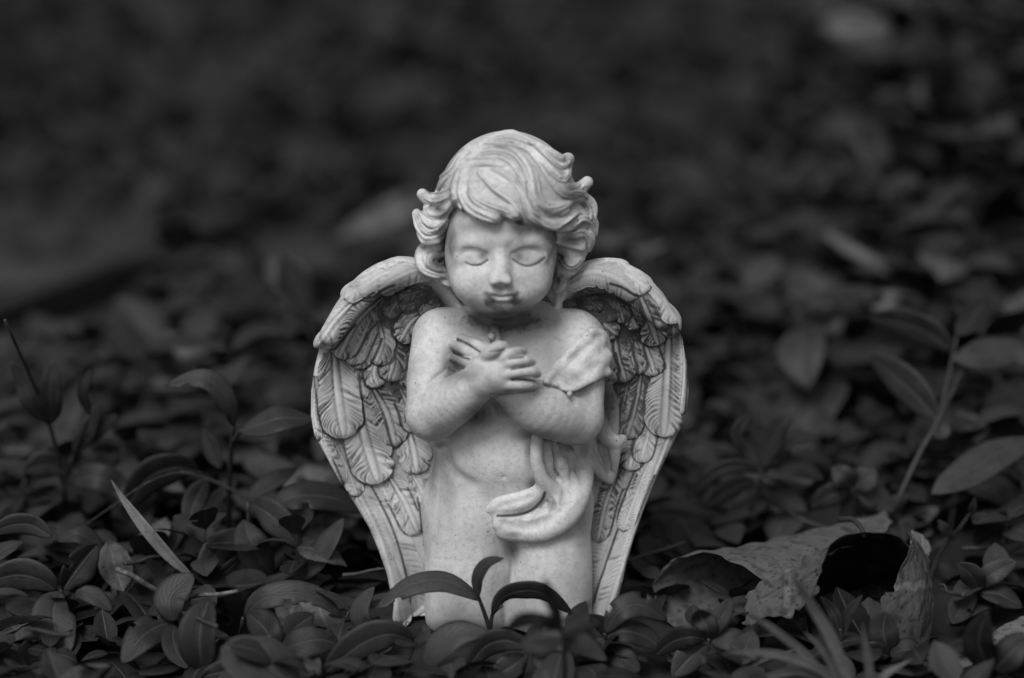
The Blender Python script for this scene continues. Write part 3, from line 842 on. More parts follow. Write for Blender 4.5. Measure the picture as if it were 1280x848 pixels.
gx, gy = np.meshgrid(np.arange(370, 890.0), np.arange(300, 820.0))
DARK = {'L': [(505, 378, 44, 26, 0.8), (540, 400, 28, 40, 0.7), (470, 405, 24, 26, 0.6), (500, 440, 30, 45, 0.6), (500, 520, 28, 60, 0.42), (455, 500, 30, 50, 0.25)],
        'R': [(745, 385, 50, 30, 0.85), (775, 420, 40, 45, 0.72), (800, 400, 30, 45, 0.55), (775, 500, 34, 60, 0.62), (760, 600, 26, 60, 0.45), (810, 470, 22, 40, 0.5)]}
for side in 'LR':
    W = WINGS[side]
    x0, x1 = (-103, 4) if side == 'L' else (2, 104)
    Wf = Field((x0, -24, -4), (x1, 34, 196), 0.6)
    sd = poly_sdf(gx, gy, W['outline']).astype(np.float32)
    din = np.maximum(-sd, 0)
    gsd = [g.astype(np.float32) for g in np.gradient(sd)]
    low = np.clip((gy - 560) / 200, 0, 1)
    yw = 15.0 - 13.0 * np.exp(-(din / 26.0) ** 2) - 9.0 * low
    yw = (yw + 2.5 * np.sin(gx * 0.045 + gy * 0.02)).astype(np.float32)
    s, (X, Y, Z) = Wf.box(Wf.lo, Wf.lo + Wf.h * (Wf.n - 1))
    q = np.stack(np.broadcast_arrays(X, Y, Z), -1)
    hx, hy = project(q)
    d = smax(lut(sd, 370, 300, hx, hy) * PXMM + 0.8, np.abs(Y - lut(yw, 370, 300, hx, hy)) - 4.6, 4.0)
    Wf.put(s, d.astype(np.float32), 'add', 0)
    del q, hx, hy, d
    Wf.tube([P(*t) for t in W['edge']], W['er'], 5.0)
    for (x, y, rx, rz_, a_) in W['bumps']:
        Wf.ell(P(x, y, -1), (rx, 4.5, rz_), 1.2, Matrix.Rotation(math.radians(a_), 3, 'Y'))
    Wf.F[:, :, :int(4 / 0.6) + 1] = np.maximum(Wf.F[:, :, :int(4 / 0.6) + 1], 0.2)
    me, V = Wf.mesh('wing', 2)
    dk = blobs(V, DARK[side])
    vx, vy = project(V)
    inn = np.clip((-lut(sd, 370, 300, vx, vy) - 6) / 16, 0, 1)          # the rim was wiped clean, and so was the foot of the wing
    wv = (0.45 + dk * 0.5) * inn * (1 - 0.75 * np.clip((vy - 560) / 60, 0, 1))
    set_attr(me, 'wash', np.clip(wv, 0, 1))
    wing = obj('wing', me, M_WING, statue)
    outl = []
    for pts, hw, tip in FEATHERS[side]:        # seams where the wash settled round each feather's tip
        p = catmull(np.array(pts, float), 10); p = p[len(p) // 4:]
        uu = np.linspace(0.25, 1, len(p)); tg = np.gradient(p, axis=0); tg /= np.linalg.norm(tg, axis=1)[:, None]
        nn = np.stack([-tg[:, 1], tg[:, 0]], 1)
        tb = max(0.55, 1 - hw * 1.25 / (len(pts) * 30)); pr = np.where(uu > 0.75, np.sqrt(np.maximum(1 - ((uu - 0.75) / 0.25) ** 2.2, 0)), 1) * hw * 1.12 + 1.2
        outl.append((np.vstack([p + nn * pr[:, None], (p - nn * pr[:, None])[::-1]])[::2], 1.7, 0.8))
    for k_, (pts, hw, tip) in enumerate(FEATHERS[side]):
        cx, cy = np.mean(np.array(pts), 0)
        dkv = max(a * math.exp(-0.9 * (((cx - x) / rx) ** 2 + ((cy - y) / ry) ** 2)) for x, y, rx, ry, a in DARK[side])
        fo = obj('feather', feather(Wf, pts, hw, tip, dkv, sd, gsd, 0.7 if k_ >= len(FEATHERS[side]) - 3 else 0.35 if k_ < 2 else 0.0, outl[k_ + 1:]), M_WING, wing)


# ================================================================== ground
def smooth01(t):
    t = np.clip(t, 0, 1); return t * t * (3 - 2 * t)


def wav(x, y):
    return (np.sin(x * 0.021 + 1.3) * np.cos(y * 0.017 - 0.4) + 0.6 * np.sin(x * 0.047 - y * 0.039) + 0.4 * np.cos(x * 0.083 + y * 0.071))


EDGE_A, EDGE_B = G(-40, 372, 40.0)[:2], G(318, 238, 40.0)[:2]         # line of the shadowed path edge (mm)
EDGE_D = (EDGE_B - EDGE_A) / np.linalg.norm(EDGE_B - EDGE_A)
EDGE_N = np.array([-EDGE_D[1], EDGE_D[0]])                            # points away from the camera


def beyond(x, y):
    """distance (mm) beyond the edging line; also fades out to the right of the place where the edging ends"""
    return (x - EDGE_A[0]) * EDGE_N[0] + (y - EDGE_A[1]) * EDGE_N[1]


def along(x, y):
    return (x - EDGE_A[0]) * EDGE_D[0] + (y - EDGE_A[1]) * EDGE_D[1]


ELEN = np.linalg.norm(EDGE_B - EDGE_A)


def terrain(x, y):
    x = np.asarray(x, float); y = np.asarray(y, float)
    base = -10 + 4.0 * wav(x, y)
    bank = 230 * smooth01((y - 60) / 850) * smooth01((x - 20 - 0.12 * y) / 420)
    flat = smooth01((np.hypot(x, y - 5) - 55) / 60)
    return base * flat + (-3) * (1 - flat) + bank


def lin(a, b, n): return np.linspace(a, b, n)


xs = np.r_[-60000, -25000, -9000, -4500, lin(-2600, 2600, 131), 4500, 9000, 25000, 60000]
ys = np.r_[-60000, -20000, -6000, -2500, lin(-1300, 4600, 148), 6500, 10000, 25000, 60000]
gX, gY = np.meshgrid(xs, ys, indexing='ij')
gZ = terrain(gX, gY) + rng.normal(0, 1.2, gX.shape)
far = np.maximum(np.abs(gX) / 2600, np.abs(gY - 1650) / 2950)
gZ = np.where(far > 1.02, np.minimum(gZ, 60), gZ)
ii = np.arange(gX.size).reshape(gX.shape)
gf = np.stack([ii[:-1, :-1], ii[1:, :-1], ii[1:, 1:], ii[:-1, 1:]], -1).reshape(-1, 4)

m, nt, b = mat_new('dark_soil')
tc = N(nt, 'ShaderNodeTexCoord')
n1 = N(nt, 'ShaderNodeTexNoise', Scale=14.0, Detail=8.0, Roughness=0.65); nt.links.new(tc.outputs['Object'], n1.inputs['Vector'])
n2 = N(nt, 'ShaderNodeTexNoise', Scale=160.0, Detail=6.0, Roughness=0.7); nt.links.new(tc.outputs['Object'], n2.inputs['Vector'])
c1 = ramp(nt, n1.outputs[0], [(0.35, 0.016), (0.7, 0.034)])
c2 = ramp(nt, n2.outputs[0], [(0.3, 0.5), (0.75, 1.25)])
nt.links.new(mixc(nt, 1.0, c1, c2, 'MULTIPLY'), b.inputs['Base Color'])
b.inputs['Roughness'].default_value = 0.9
bp = N(nt, 'ShaderNodeBump', Strength=0.9, Distance=0.006); nt.links.new(n2.outputs[0], bp.inputs['Height']); nt.links.new(bp.outputs[0], b.inputs['Normal'])
M_SOIL = m
ground = obj('ground', mesh_np('ground', np.stack([gX, gY, gZ], -1).reshape(-1, 3) * MM, gf), M_SOIL)
ground['kind'] = 'structure'

# ---- path beyond the edging, far left
m, nt, b = mat_new('path_grit')
tc = N(nt, 'ShaderNodeTexCoord')
n1 = N(nt, 'ShaderNodeTexNoise', Scale=5.0, Detail=5.0, Roughness=0.6); nt.links.new(tc.outputs['Object'], n1.inputs['Vector'])
n2 = N(nt, 'ShaderNodeTexNoise', Scale=220.0, Detail=3.0); nt.links.new(tc.outputs['Object'], n2.inputs['Vector'])
c1 = ramp(nt, n1.outputs[0], [(0.3, 0.017), (0.72, 0.040)])
c2 = ramp(nt, n2.outputs[0], [(0.3, 0.75), (0.7, 1.15)])
nt.links.new(mixc(nt, 1.0, c1, c2, 'MULTIPLY'), b.inputs['Base Color'])
b.inputs['Roughness'].default_value = 0.95
bp = N(nt, 'ShaderNodeBump', Strength=0.7, Distance=0.004); nt.links.new(n2.outputs[0], bp.inputs['Height']); nt.links.new(bp.outputs[0], b.inputs['Normal'])
M_PATH = m
a0, a1 = -2600.0, ELEN + 60.0
na, nb = 60, 40
A_, B_ = np.meshgrid(lin(a0, a1, na), lin(30, 1900, nb), indexing='ij')
pxy = EDGE_A + A_[..., None] * EDGE_D + B_[..., None] * EDGE_N
fade = smooth01((a1 - A_) / 500)
pz = terrain(pxy[..., 0], pxy[..., 1]) * (1 - fade) + 26 * fade + 2.0 * wav(pxy[..., 0] * 0.7, pxy[..., 1] * 0.7) - 24 * (1 - fade)
ii = np.arange(A_.size).reshape(A_.shape)
pf = np.stack([ii[:-1, :-1], ii[1:, :-1], ii[1:, 1:], ii[:-1, 1:]], -1).reshape(-1, 4)
path = obj('path', mesh_np('path', np.concatenate([pxy, pz[..., None]], -1).reshape(-1, 3) * MM, pf), M_PATH)
path['kind'] = 'structure'

# ---- shadow line at the path edge, painted as an added near-black board with two pegs
m, nt, b = mat_new('edge_shadow_black')
tc = N(nt, 'ShaderNodeTexCoord')
n1 = N(nt, 'ShaderNodeTexNoise', Scale=30.0, Detail=6.0); nt.links.new(tc.outputs['Object'], n1.inputs['Vector'])
nt.links.new(ramp(nt, n1.outputs[0], [(0.3, 0.006), (0.75, 0.014)]), b.inputs['Base Color'])
b.inputs['Roughness'].default_value = 0.8
M_EDGE_SHADOW = m


def bar(o, d, n_, L, T_, z0, z1):
    """upright board from point o along d (length L), thickness T_ along n_"""
    c = []
    for z in (z0, z1):
        for (a, t) in ((0, 0), (L, 0), (L, T_), (0, T_)):
            q = o + d * a + n_ * t
            c.append((q[0], q[1], z))
    f = [(3, 2, 1, 0), (4, 5, 6, 7), (0, 1, 5, 4), (1, 2, 6, 5), (2, 3, 7, 6), (3, 0, 4, 7)]
    return mesh_np('bar', np.array(c) * MM, np.array(f), False)


edging = thing('edge_shadow_board', 'low near-black board standing in for the edge shadow along the blurred path at far left', 'edging', Vector((EDGE_A[0] * MM, EDGE_A[1] * MM, 0)))
def rel(o, parent):
    o.parent = parent; o.matrix_parent_inverse = parent.matrix_basis.inverted(); return o
bo = rel(obj('board', bar(EDGE_A - EDGE_D * 1400, EDGE_D, EDGE_N, ELEN + 1400, 26, -40, 24), M_EDGE_SHADOW), edging)
md = bo.modifiers.new('bevel', 'BEVEL'); md.width = 0.004; md.segments = 2
for a in (-300, 250, 700):
    q = rel(obj('peg', bar(EDGE_A + EDGE_D * a - EDGE_N * 31, EDGE_D, EDGE_N, 40, 28, -60, 18), M_EDGE_SHADOW), edging)


# ================================================================== leaves
def leaf_material(name, lo, hi, rough=0.52, dead=False):
    m, nt, b = mat_new(name)
    L = nt.links
    tc = N(nt, 'ShaderNodeTexCoord')
    au = N(nt, 'ShaderNodeAttribute', attribute_name='lu'); av = N(nt, 'ShaderNodeAttribute', attribute_name='lv'); ar = N(nt, 'ShaderNodeAttribute', attribute_name='lr')
    oi = N(nt, 'ShaderNodeObjectInfo')
    u, v = au.outputs['Fac'], av.outputs['Fac']
    absv = maths(nt, 'ABSOLUTE', v)
    # side veins leave the midrib at an angle
    ph = maths(nt, 'SUBTRACT', maths(nt, 'MULTIPLY', u, 9.0), maths(nt, 'MULTIPLY', absv, 3.2))
    tri = maths(nt, 'ABSOLUTE', maths(nt, 'SUBTRACT', maths(nt, 'FRACT', ph), 0.5))
    vein = ramp(nt, tri, [(0.0, 1.0), (0.09, 0.0)])
    mid = ramp(nt, absv, [(0.0, 1.0), (0.05, 0.9), (0.11, 0.0)])
    nz = N(nt, 'ShaderNodeTexNoise', Scale=70.0 if not dead else 110.0, Detail=6.0, Roughness=0.62); L.new(tc.outputs['Object'], nz.inputs['Vector'])
    nf = N(nt, 'ShaderNodeTexNoise', Scale=420.0, Detail=4.0, Roughness=0.65); L.new(tc.outputs['Object'], nf.inputs['Vector'])
    rnd = maths(nt, 'FRACT', maths(nt, 'ADD', oi.outputs['Random'], ar.outputs['Fac']))
    base = mixc(nt, ramp(nt, rnd, [(0.0, 0.0), (0.75, 0.6), (1.0, 1.0)]), lo, hi)
    tone = ramp(nt, nz.outputs[0], [(0.30, 0.60), (0.70, 1.30)])
    c = mixc(nt, 1.0, base, tone, 'MULTIPLY')
    c = mixc(nt, maths(nt, 'MULTIPLY', mid, 0.55), c, hi * 1.35)
    c = mixc(nt, maths(nt, 'MULTIPLY', vein, 0.22 if dead else 0.07), c, hi * 1.25 if not dead else lo * 0.5)
    if dead:
        sp = N(nt, 'ShaderNodeTexVoronoi', Scale=260.0); L.new(tc.outputs['Object'], sp.inputs['Vector'])
        nn_ = maths(nt, 'MULTIPLY', maths(nt, 'LESS_THAN', maths(nt, 'ADD', sp.outputs['Distance'], maths(nt, 'MULTIPLY', nf.outputs[0], 0.42)), maths(nt, 'ADD', maths(nt, 'MULTIPLY', sp.outputs['Color'], 0.42), 0.22)),
                    maths(nt, 'GREATER_THAN', sp.outputs['Color'], 0.30))
        c = mixc(nt, maths(nt, 'MULTIPLY', nn_, 0.6), c, lo * 0.15)
        blot = ramp(nt, nz.outputs[0], [(0.48, 0.0), (0.64, 0.8)])
        c = mixc(nt, blot, c, lo * 0.35)
    else:
        sp = ramp(nt, nf.outputs[0], [(0.60, 0.0), (0.68, 0.7)])
        c = mixc(nt, sp, c, lo * 0.4)
    L.new(c, b.inputs['Base Color'])
    L.new(ramp(nt, nz.outputs[0], [(0.3, rough - 0.06), (0.7, rough + 0.14)]), b.inputs['Roughness'])
    b.inputs['Specular IOR Level'].default_value = 0.26 if not dead else 0.15
    h = maths(nt, 'SUBTRACT', maths(nt, 'MULTIPLY', nf.outputs[0], 0.45), maths(nt, 'ADD', maths(nt, 'MULTIPLY', vein, 0.2), maths(nt, 'MULTIPLY', mid, 0.8)))
    if dead:
        wr = N(nt, 'ShaderNodeTexNoise', Scale=260.0, Detail=5.0); L.new(tc.outputs['Object'], wr.inputs['Vector'])
        h = maths(nt, 'ADD', h, maths(nt, 'MULTIPLY', wr.outputs[0], 2.0))
    bp = N(nt, 'ShaderNodeBump', Strength=0.5, Distance=0.0009)
    L.new(h, bp.inputs['Height']); L.new(bp.outputs[0], b.inputs['Normal'])
    return m


M_LEAF = leaf_material('evergreen_leaf', 0.010, 0.040)
M_LEAF_FAR = leaf_material('far_leaf_shade_tone', 0.006, 0.040, 0.6)  # darker low tone stands in for shade over the background
M_GRASS = leaf_material('pale_grass', 0.07, 0.105, 0.6)
M_BLADE = leaf_material('dry_grass_blade', 0.11, 0.15, 0.6)
M_LEAF_PALE = leaf_material('pale_young_leaf', 0.024, 0.040, 0.5)
M_DEAD = leaf_material('dead_leaf', 0.07, 0.12, 0.7, True)
M_DEADPALE = leaf_material('bleached_leaf', 0.10, 0.16, 0.75, True)
M_BLACK = leaf_material('near_black_leaf', 0.010, 0.018, 0.5, True)  # very dark tone for the inner sheet of the curled leaf
m, nt, b = mat_new('stem_bark')
tc = N(nt, 'ShaderNodeTexCoord'); n1 = N(nt, 'ShaderNodeTexNoise', Scale=300.0, Detail=4.0); nt.links.new(tc.outputs['Object'], n1.inputs['Vector'])
nt.links.new(ramp(nt, n1.outputs[0], [(0.3, 0.014), (0.7, 0.034)]), b.inputs['Base Color']); b.inputs['Roughness'].default_value = 0.6
M_STEM = m
m, nt, b = mat_new('straw')
tc = N(nt, 'ShaderNodeTexCoord'); n1 = N(nt, 'ShaderNodeTexNoise', Scale=350.0, Detail=5.0); nt.links.new(tc.outputs['Object'], n1.inputs['Vector'])
nt.links.new(ramp(nt, n1.outputs[0], [(0.35, 0.035), (0.65, 0.13)]), b.inputs['Base Color']); b.inputs['Roughness'].default_value = 0.7
M_STRAW = m


def put_leaf_attrs(me, u, v, r):
    set_attr(me, 'lu', u); set_attr(me, 'lv', v); set_attr(me, 'lr', np.full(len(u), r) if np.isscalar(r) else r)


def leaf_profile(u, blunt=0.5):
    """half width along the blade, 0 at both ends, widest beyond the middle"""
    w = np.sin(math.pi * np.clip(u, 0, 1) ** (0.8 + 0.25 * blunt)) ** (0.85 - 0.25 * blunt)
    return np.maximum(w, 0.03) * np.where(u < 0.07, 0.35 + 0.65 * u / 0.07, 1)


def proto_leaf(L, hw, droop, fold, cup, twist, nu=7, nv=4, blunt=0.5):
    """leaf in its own frame: root at the origin, running along +X, upper side +Z (mm)"""
    u = np.linspace(0, 1, nu); v = np.linspace(-1, 1, nv + 1)
    U, Vv = np.meshgrid(u, v, indexing='ij')
    a = droop * U
    x = L * np.where(abs(droop) > 1e-3, np.sin(a) / (droop if abs(droop) > 1e-3 else 1), U)
    z = -L * np.where(abs(droop) > 1e-3, (1 - np.cos(a)) / (droop if abs(droop) > 1e-3 else 1), 0)
    w = hw * leaf_profile(U, blunt)
    tw = twist * U
    y = w * Vv
    zz = fold * np.abs(y) - cup * np.abs(y) * np.abs(Vv)
    V = np.stack([x + np.sin(a) * zz, y * np.cos(tw) - zz * np.sin(tw), z + np.cos(a) * zz + y * np.sin(tw)], -1).reshape(-1, 3)
    ii = np.arange(U.size).reshape(U.shape)
    f = np.stack([ii[:-1, :-1], ii[1:, :-1], ii[1:, 1:], ii[:-1, 1:]], -1).reshape(-1, 4)
    return V, f, U.ravel(), Vv.ravel()


PROTO = [proto_leaf(30, h, d, fo, 0.25, t, 8, 4, bl) for h, d, fo, t, bl in
         ((9, 0.6, 0.35, 0.2, 0.5), (10.5, 0.9, 0.25, -0.3, 0.8), (8, 0.3, 0.5, 0.1, 0.2), (11.5, 1.1, 0.3, 0.4, 1.0), (9.5, -0.3, 0.45, -0.2, 0.6), (8.5, 1.4, 0.3, 0.0, 0.4))]
def bite(nu, nv1, f, r):
    """drop a few faces at the margin, as insects do"""
    nf_u, nf_v = nu - 1, nv1 - 1
    keep = np.ones((nf_u, nf_v), bool)
    for _ in range(int(r.integers(1, 3))):
        i = int(r.integers(2, nf_u - 1)); w = int(r.integers(1, max(2, nf_u // 6 + 1))); d = int(r.integers(1, max(2, nf_v // 4 + 1)))
        if r.random() < 0.5: keep[i:i + w, :d] = False
        else: keep[i:i + w, nf_v - d:] = False
    return f[keep.ravel()]


LEAF_ME = []
for i, (V, f, u, v) in enumerate(PROTO):
    Vh, fh, uh, vh = V, f, u, v
    for k in range(3):
        V2, f2, u2, v2 = proto_leaf(30, *[(9, 0.6, 0.35, 0.25, 0.2), (10.5, 0.9, 0.25, 0.25, -0.3), (8, 0.3, 0.5, 0.25, 0.1), (11.5, 1.1, 0.3, 0.25, 0.4), (9.5, -0.3, 0.45, 0.25, -0.2), (8.5, 1.4, 0.3, 0.25, 0.0)][i], 14, 8, rng.uniform(0.2, 1.0))
        V2 = V2 + rng.normal(0, 0.16, V2.shape)
        if k == 1: f2 = bite(14, 9, f2, rng)
        me = mesh_np('leaf', V2 * MM, f2); put_leaf_attrs(me, u2, v2, rng.random()); me.materials.append(M_DEAD if (k == 2 and i in (1, 4)) else M_LEAF); LEAF_ME.append(me)


def frame(t, up):
    t = t / np.linalg.norm(t)
    y = np.cross(up, t); y /= np.linalg.norm(y) + 1e-9
    return np.stack([t, y, np.cross(t, y)], 1)       # columns: X=leaf axis, Y=side, Z=upper side


def sprig_layout(h, nl, spread, size, r):
    """stem points and leaf frames of one little shoot (mm, rooted at the origin)"""
    az = r.uniform(0, 2 * math.pi); lean = r.uniform(0.1, 0.7)
    d = np.array([math.cos(az) * lean, math.sin(az) * lean, 1.0])
    tip = d * h
    stem = np.array([[0, 0, -6], tip * [0.35, 0.35, 0.5], tip])
    st = catmull(stem, 4)
    out = []
    for k in range(nl):
        f = 1.0 - 0.72 * (k // 2) / max(1, (nl - 1) // 2 + 0.5)
        o = np.array([np.interp(f, np.linspace(0, 1, len(st)), st[:, i]) for i in range(3)])
        a = az + (k % 2) * math.pi + (k // 2) * 1.5708 + r.uniform(-0.45, 0.45)
        el = r.uniform(-0.15, 0.75) * (1.0 if k > 1 else 1.3)
        t = np.array([math.cos(a) * math.cos(el), math.sin(a) * math.cos(el), math.sin(el)])
        up = np.array([r.uniform(-.35, .35), r.uniform(-.35, .35), 1.0])
        out.append((o, frame(t, up), size * r.uniform(0.62, 1.15) * (0.75 + 0.35 * (1 - f) if k > 1 else r.uniform(0.7, 1.0)), r.integers(len(LEAF_ME))))
    return st, out


def tube_mesh(p, r0, r1, name='stem', ns=6):
    p = np.asarray(p, float); n = len(p)
    tg = np.gradient(p, axis=0); tg /= np.linalg.norm(tg, axis=1)[:, None] + 1e-9
    ref = np.array([0.3, 1, 0.2]); a = np.cross(tg, ref); a /= np.linalg.norm(a, axis=1)[:, None] + 1e-9
    b = np.cross(tg, a)
    th = np.arange(ns) * 2 * math.pi / ns
    rr = np.linspace(r0, r1, n)[:, None, None]
    V = p[:, None, :] + rr * (np.cos(th)[None, :, None] * a[:, None, :] + np.sin(th)[None, :, None] * b[:, None, :])
    ii = np.arange(n * ns).reshape(n, ns)
    j = np.roll(ii, -1, 1)
    f = np.stack([ii[:-1], j[:-1], j[1:], ii[1:]], -1).reshape(-1, 4)
    caps = []
    V = np.vstack([V.reshape(-1, 3), p[0], p[-1]])
    for k in range(0, ns, 2):
        caps.append((ii[0, (k + 2) % ns], ii[0, (k + 1) % ns], ii[0, k], n * ns))
        caps.append((ii[-1, k], ii[-1, (k + 1) % ns], ii[-1, (k + 2) % ns], n * ns + 1))
    return mesh_np(name, V * MM, np.vstack([f, np.array(caps)]))


def mat4(R, o, s):
    M_ = Matrix.Identity(4)
    for i in range(3):
        for j in range(3): M_[i][j] = float(R[i, j] * s)
        M_[i][3] = float(o[i])
    return M_


# ---- the carpet of leaves that nobody could count, one object
def carpet(name, pts, size, hts, r, nleaf=(6, 10), mat=M_LEAF):
    Vs, Fs, Us, Ws, Rs = [], [], [], [], []; n = 0
    for i, (x, y) in enumerate(pts):
        st, out = sprig_layout(hts[i], int(r.integers(*nleaf)), 1, size[i] / 30.0, r)
        o0 = np.array([x, y, terrain(x, y)])
        for o, R, s, k in out:
            V, f, u, v = PROTO[k % len(PROTO)]
            Vs.append((V * s) @ R.T + o + o0); Fs.append(f + n); Us.append(u); Ws.append(v); Rs.append(np.full(len(V), r.random())); n += len(V)
        # stem as a thin three-sided blade
    me = mesh_np(name, np.vstack(Vs) * MM, np.vstack(Fs))
    put_leaf_attrs(me, np.concatenate(Us), np.concatenate(Ws), np.concatenate(Rs))
    return obj(name, me, mat)


def scatter(x0, x1, y0, y1, step, r, keep):
    X, Y = np.meshgrid(np.arange(x0, x1, step), np.arange(y0, y1, step))
    p = np.stack([X.ravel(), Y.ravel()], 1) + r.uniform(-0.5, 0.5, (X.size, 2)) * step
    return p[keep(p[:, 0], p[:, 1])]


def off_statue(x, y, m=0):
    wide = np.where(y > -22, 62, 42)
    return ~((np.abs(x) < wide + m) & (y > -42 - m) & (y < 45 + m))


def in_bed(x, y):
    return (beyond(x, y) < -90) | (along(x, y) > ELEN + 40 + 0.25 * np.maximum(beyond(x, y), 0))


r1 = np.random.default_rng(11)
near = scatter(-420, 420, -170, 420, 34, r1, lambda x, y: off_statue(x, y, 2) & in_bed(x, y))
near = near[(wav(near[:, 0] * 1.7 + 40, near[:, 1] * 1.7) + r1.normal(0, 0.5, len(near))) > -0.75]
hz = r1.uniform(6, 24, len(near)) + 16 * r1.random(len(near)) ** 3 + 10 * smooth01((near[:, 1] + 30) / 200)
hz = np.where(near[:, 1] < -20, hz * np.clip(0.55 + (near[:, 1] + 185) / 500, 0.4, 1), hz)
o = carpet('ground_cover', near, 20 + 28 * r1.random(len(near)) ** 1.4, hz, r1, (5, 9))
tag(o, 'dense low carpet of dark oval leaves covering the ground round the statue', 'ground cover'); o['kind'] = 'stuff'
far1 = scatter(-1300, 1500, 420, 1500, 44, r1, lambda x, y: in_bed(x, y) & (np.abs(x) < 380 + 0.42 * (y + 1200)))
far2 = scatter(-1700, 1900, 1500, 4300, 85, r1, lambda x, y: in_bed(x, y) & (np.abs(x) < 380 + 0.36 * (y + 1200)))
right = lambda p: smooth01((p[:, 0] - 40) / 250)
pf_ = np.vstack([far1, far2])
sz = np.r_[r1.uniform(30, 50, len(far1)) + 26 * right(far1) * r1.random(len(far1)), r1.uniform(44, 80, len(far2))]
hf = np.r_[r1.uniform(14, 50, len(far1)) + 30 * right(far1), r1.uniform(30, 90, len(far2))]
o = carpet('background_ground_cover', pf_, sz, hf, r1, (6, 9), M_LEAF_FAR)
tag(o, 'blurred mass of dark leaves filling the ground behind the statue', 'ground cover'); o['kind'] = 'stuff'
lw = scatter(-1700, 300, 300, 4000, 70, r1, lambda x, y: (~in_bed(x, y)) & (beyond(x, y) > 120) & (np.abs(x) < 380 + 0.36 * (y + 1200)))
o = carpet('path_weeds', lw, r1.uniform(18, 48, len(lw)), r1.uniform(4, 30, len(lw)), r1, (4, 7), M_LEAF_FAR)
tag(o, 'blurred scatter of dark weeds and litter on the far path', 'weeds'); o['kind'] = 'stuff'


# ---- single plants in the carpet
PLANTS = []
def make_plant(seed, h, nl, size):
    r = np.random.default_rng(seed)
    st, out = sprig_layout(h, nl, 1, size / 30.0, r)
    return tube_mesh(st, 1.0, 0.6), out
KINDS = [make_plant(100 + i, h, n, s) for i, (h, n, s) in enumerate(((28, 7, 38), (38, 8, 42), (18, 6, 34), (56, 9, 40), (34, 7, 46), (16, 6, 38)))]
for stm, _ in KINDS: stm.materials.append(M_STEM)


def place_plant(kind, x, y, rz, sc, label, group):
    t = thing('leafy_plant', label, 'plant', (x * MM, y * MM, float(terrain(x, y)) * MM), group)
    t.rotation_euler = (0, 0, rz); t.scale = (sc, sc, sc)
    stm, out = KINDS[kind]
    obj('stem', stm, None, t)
    for o, R, s, k in out:
        lf = bpy.data.objects.new('leaf', LEAF_ME[(k + int(rz * 5)) % len(LEAF_ME)]); COL.objects.link(lf); lf.parent = t
        lf.matrix_local = mat4(R, o * MM, s)
    return t


AREA = [
    ('front', (-330, 330, -150, -48, 56), (2, 5), 0.8),
    ('left', (-330, -95, -45, 240, 56), (0, 1, 3, 4), 1.0),
    ('right', (95, 340, -45, 240, 56), (0, 1, 3, 4), 1.0),
    ('behind', (-300, 380, 250, 620, 80), (1, 3, 4), 1.5),
]
LOOK = ('sparse narrow-leaved', 'full broad-leaved', 'low round-leaved', 'tall many-leaved', 'large-leaved', 'flat few-leaved')


def plant_label(zone, kind, x, y):
    """say which one: its look, then what it stands beside and how far back"""
    px, py = project(np.array([x, y, float(terrain(x, y)) + 20]))
    look = LOOK[kind]
    if zone == 'front':
        w = 'at the bottom left edge' if px < 200 else 'below the leaning grass blade' if px < 390 else 'before the left wing foot' if px < 560 else 'before the knees' if px < 720 else 'before the right wing foot' if px < 880 else 'below the curled dead leaf' if px < 1130 else 'at the bottom right corner'
        d = ', nearest row' if y < -110 else ''
    elif zone == 'behind':
        w = 'behind the left edge plants' if px < 260 else 'behind the left wing' if px < 520 else 'behind the right wing' if px < 920 else 'behind the curled dead leaf' if px < 1120 else 'behind the tall shoot at right'
        d = ', close' if y < 380 else ', midway back' if y < 500 else ', far back'
        look = 'blurred ' + look
    else:
        if zone == 'left': w = 'at the left edge' if px < 130 else 'round the tall shoot at left' if px < 300 else 'beside the left wing'
        else: w = 'beside the right wing' if px < 930 else 'behind the curled dead leaf' if px < 1120 else 'at the right edge'
        d = ', front row' if y < 50 else ', middle row' if y < 150 else ', back row'
    return f'{look} dark plant {w}{d}', f'plants {w}'


r2 = np.random.default_rng(5)
for zone, (x0, x1, y0, y1, stp), kinds, sc in AREA:
    for x, y in scatter(x0, x1, y0, y1, stp, r2, lambda x, y: off_statue(x, y, 14) & in_bed(x, y)):
        if y < 100 and 60 < x < 240 and -70 < y: continue           # room for the big dead leaf
        k = int(r2.choice(kinds)); rz, s_ = r2.uniform(0, 6.28), sc * r2.uniform(0.8, 1.2)
        px, py = project(np.array([x, y, 20.0]))
        if px < -60 or px > 1340 or (zone == 'behind' and 520 <= px < 740): continue      # out of the frame or hidden by the statue
        place_plant(k, x, y, rz, s_, *plant_label(zone, k, x, y))


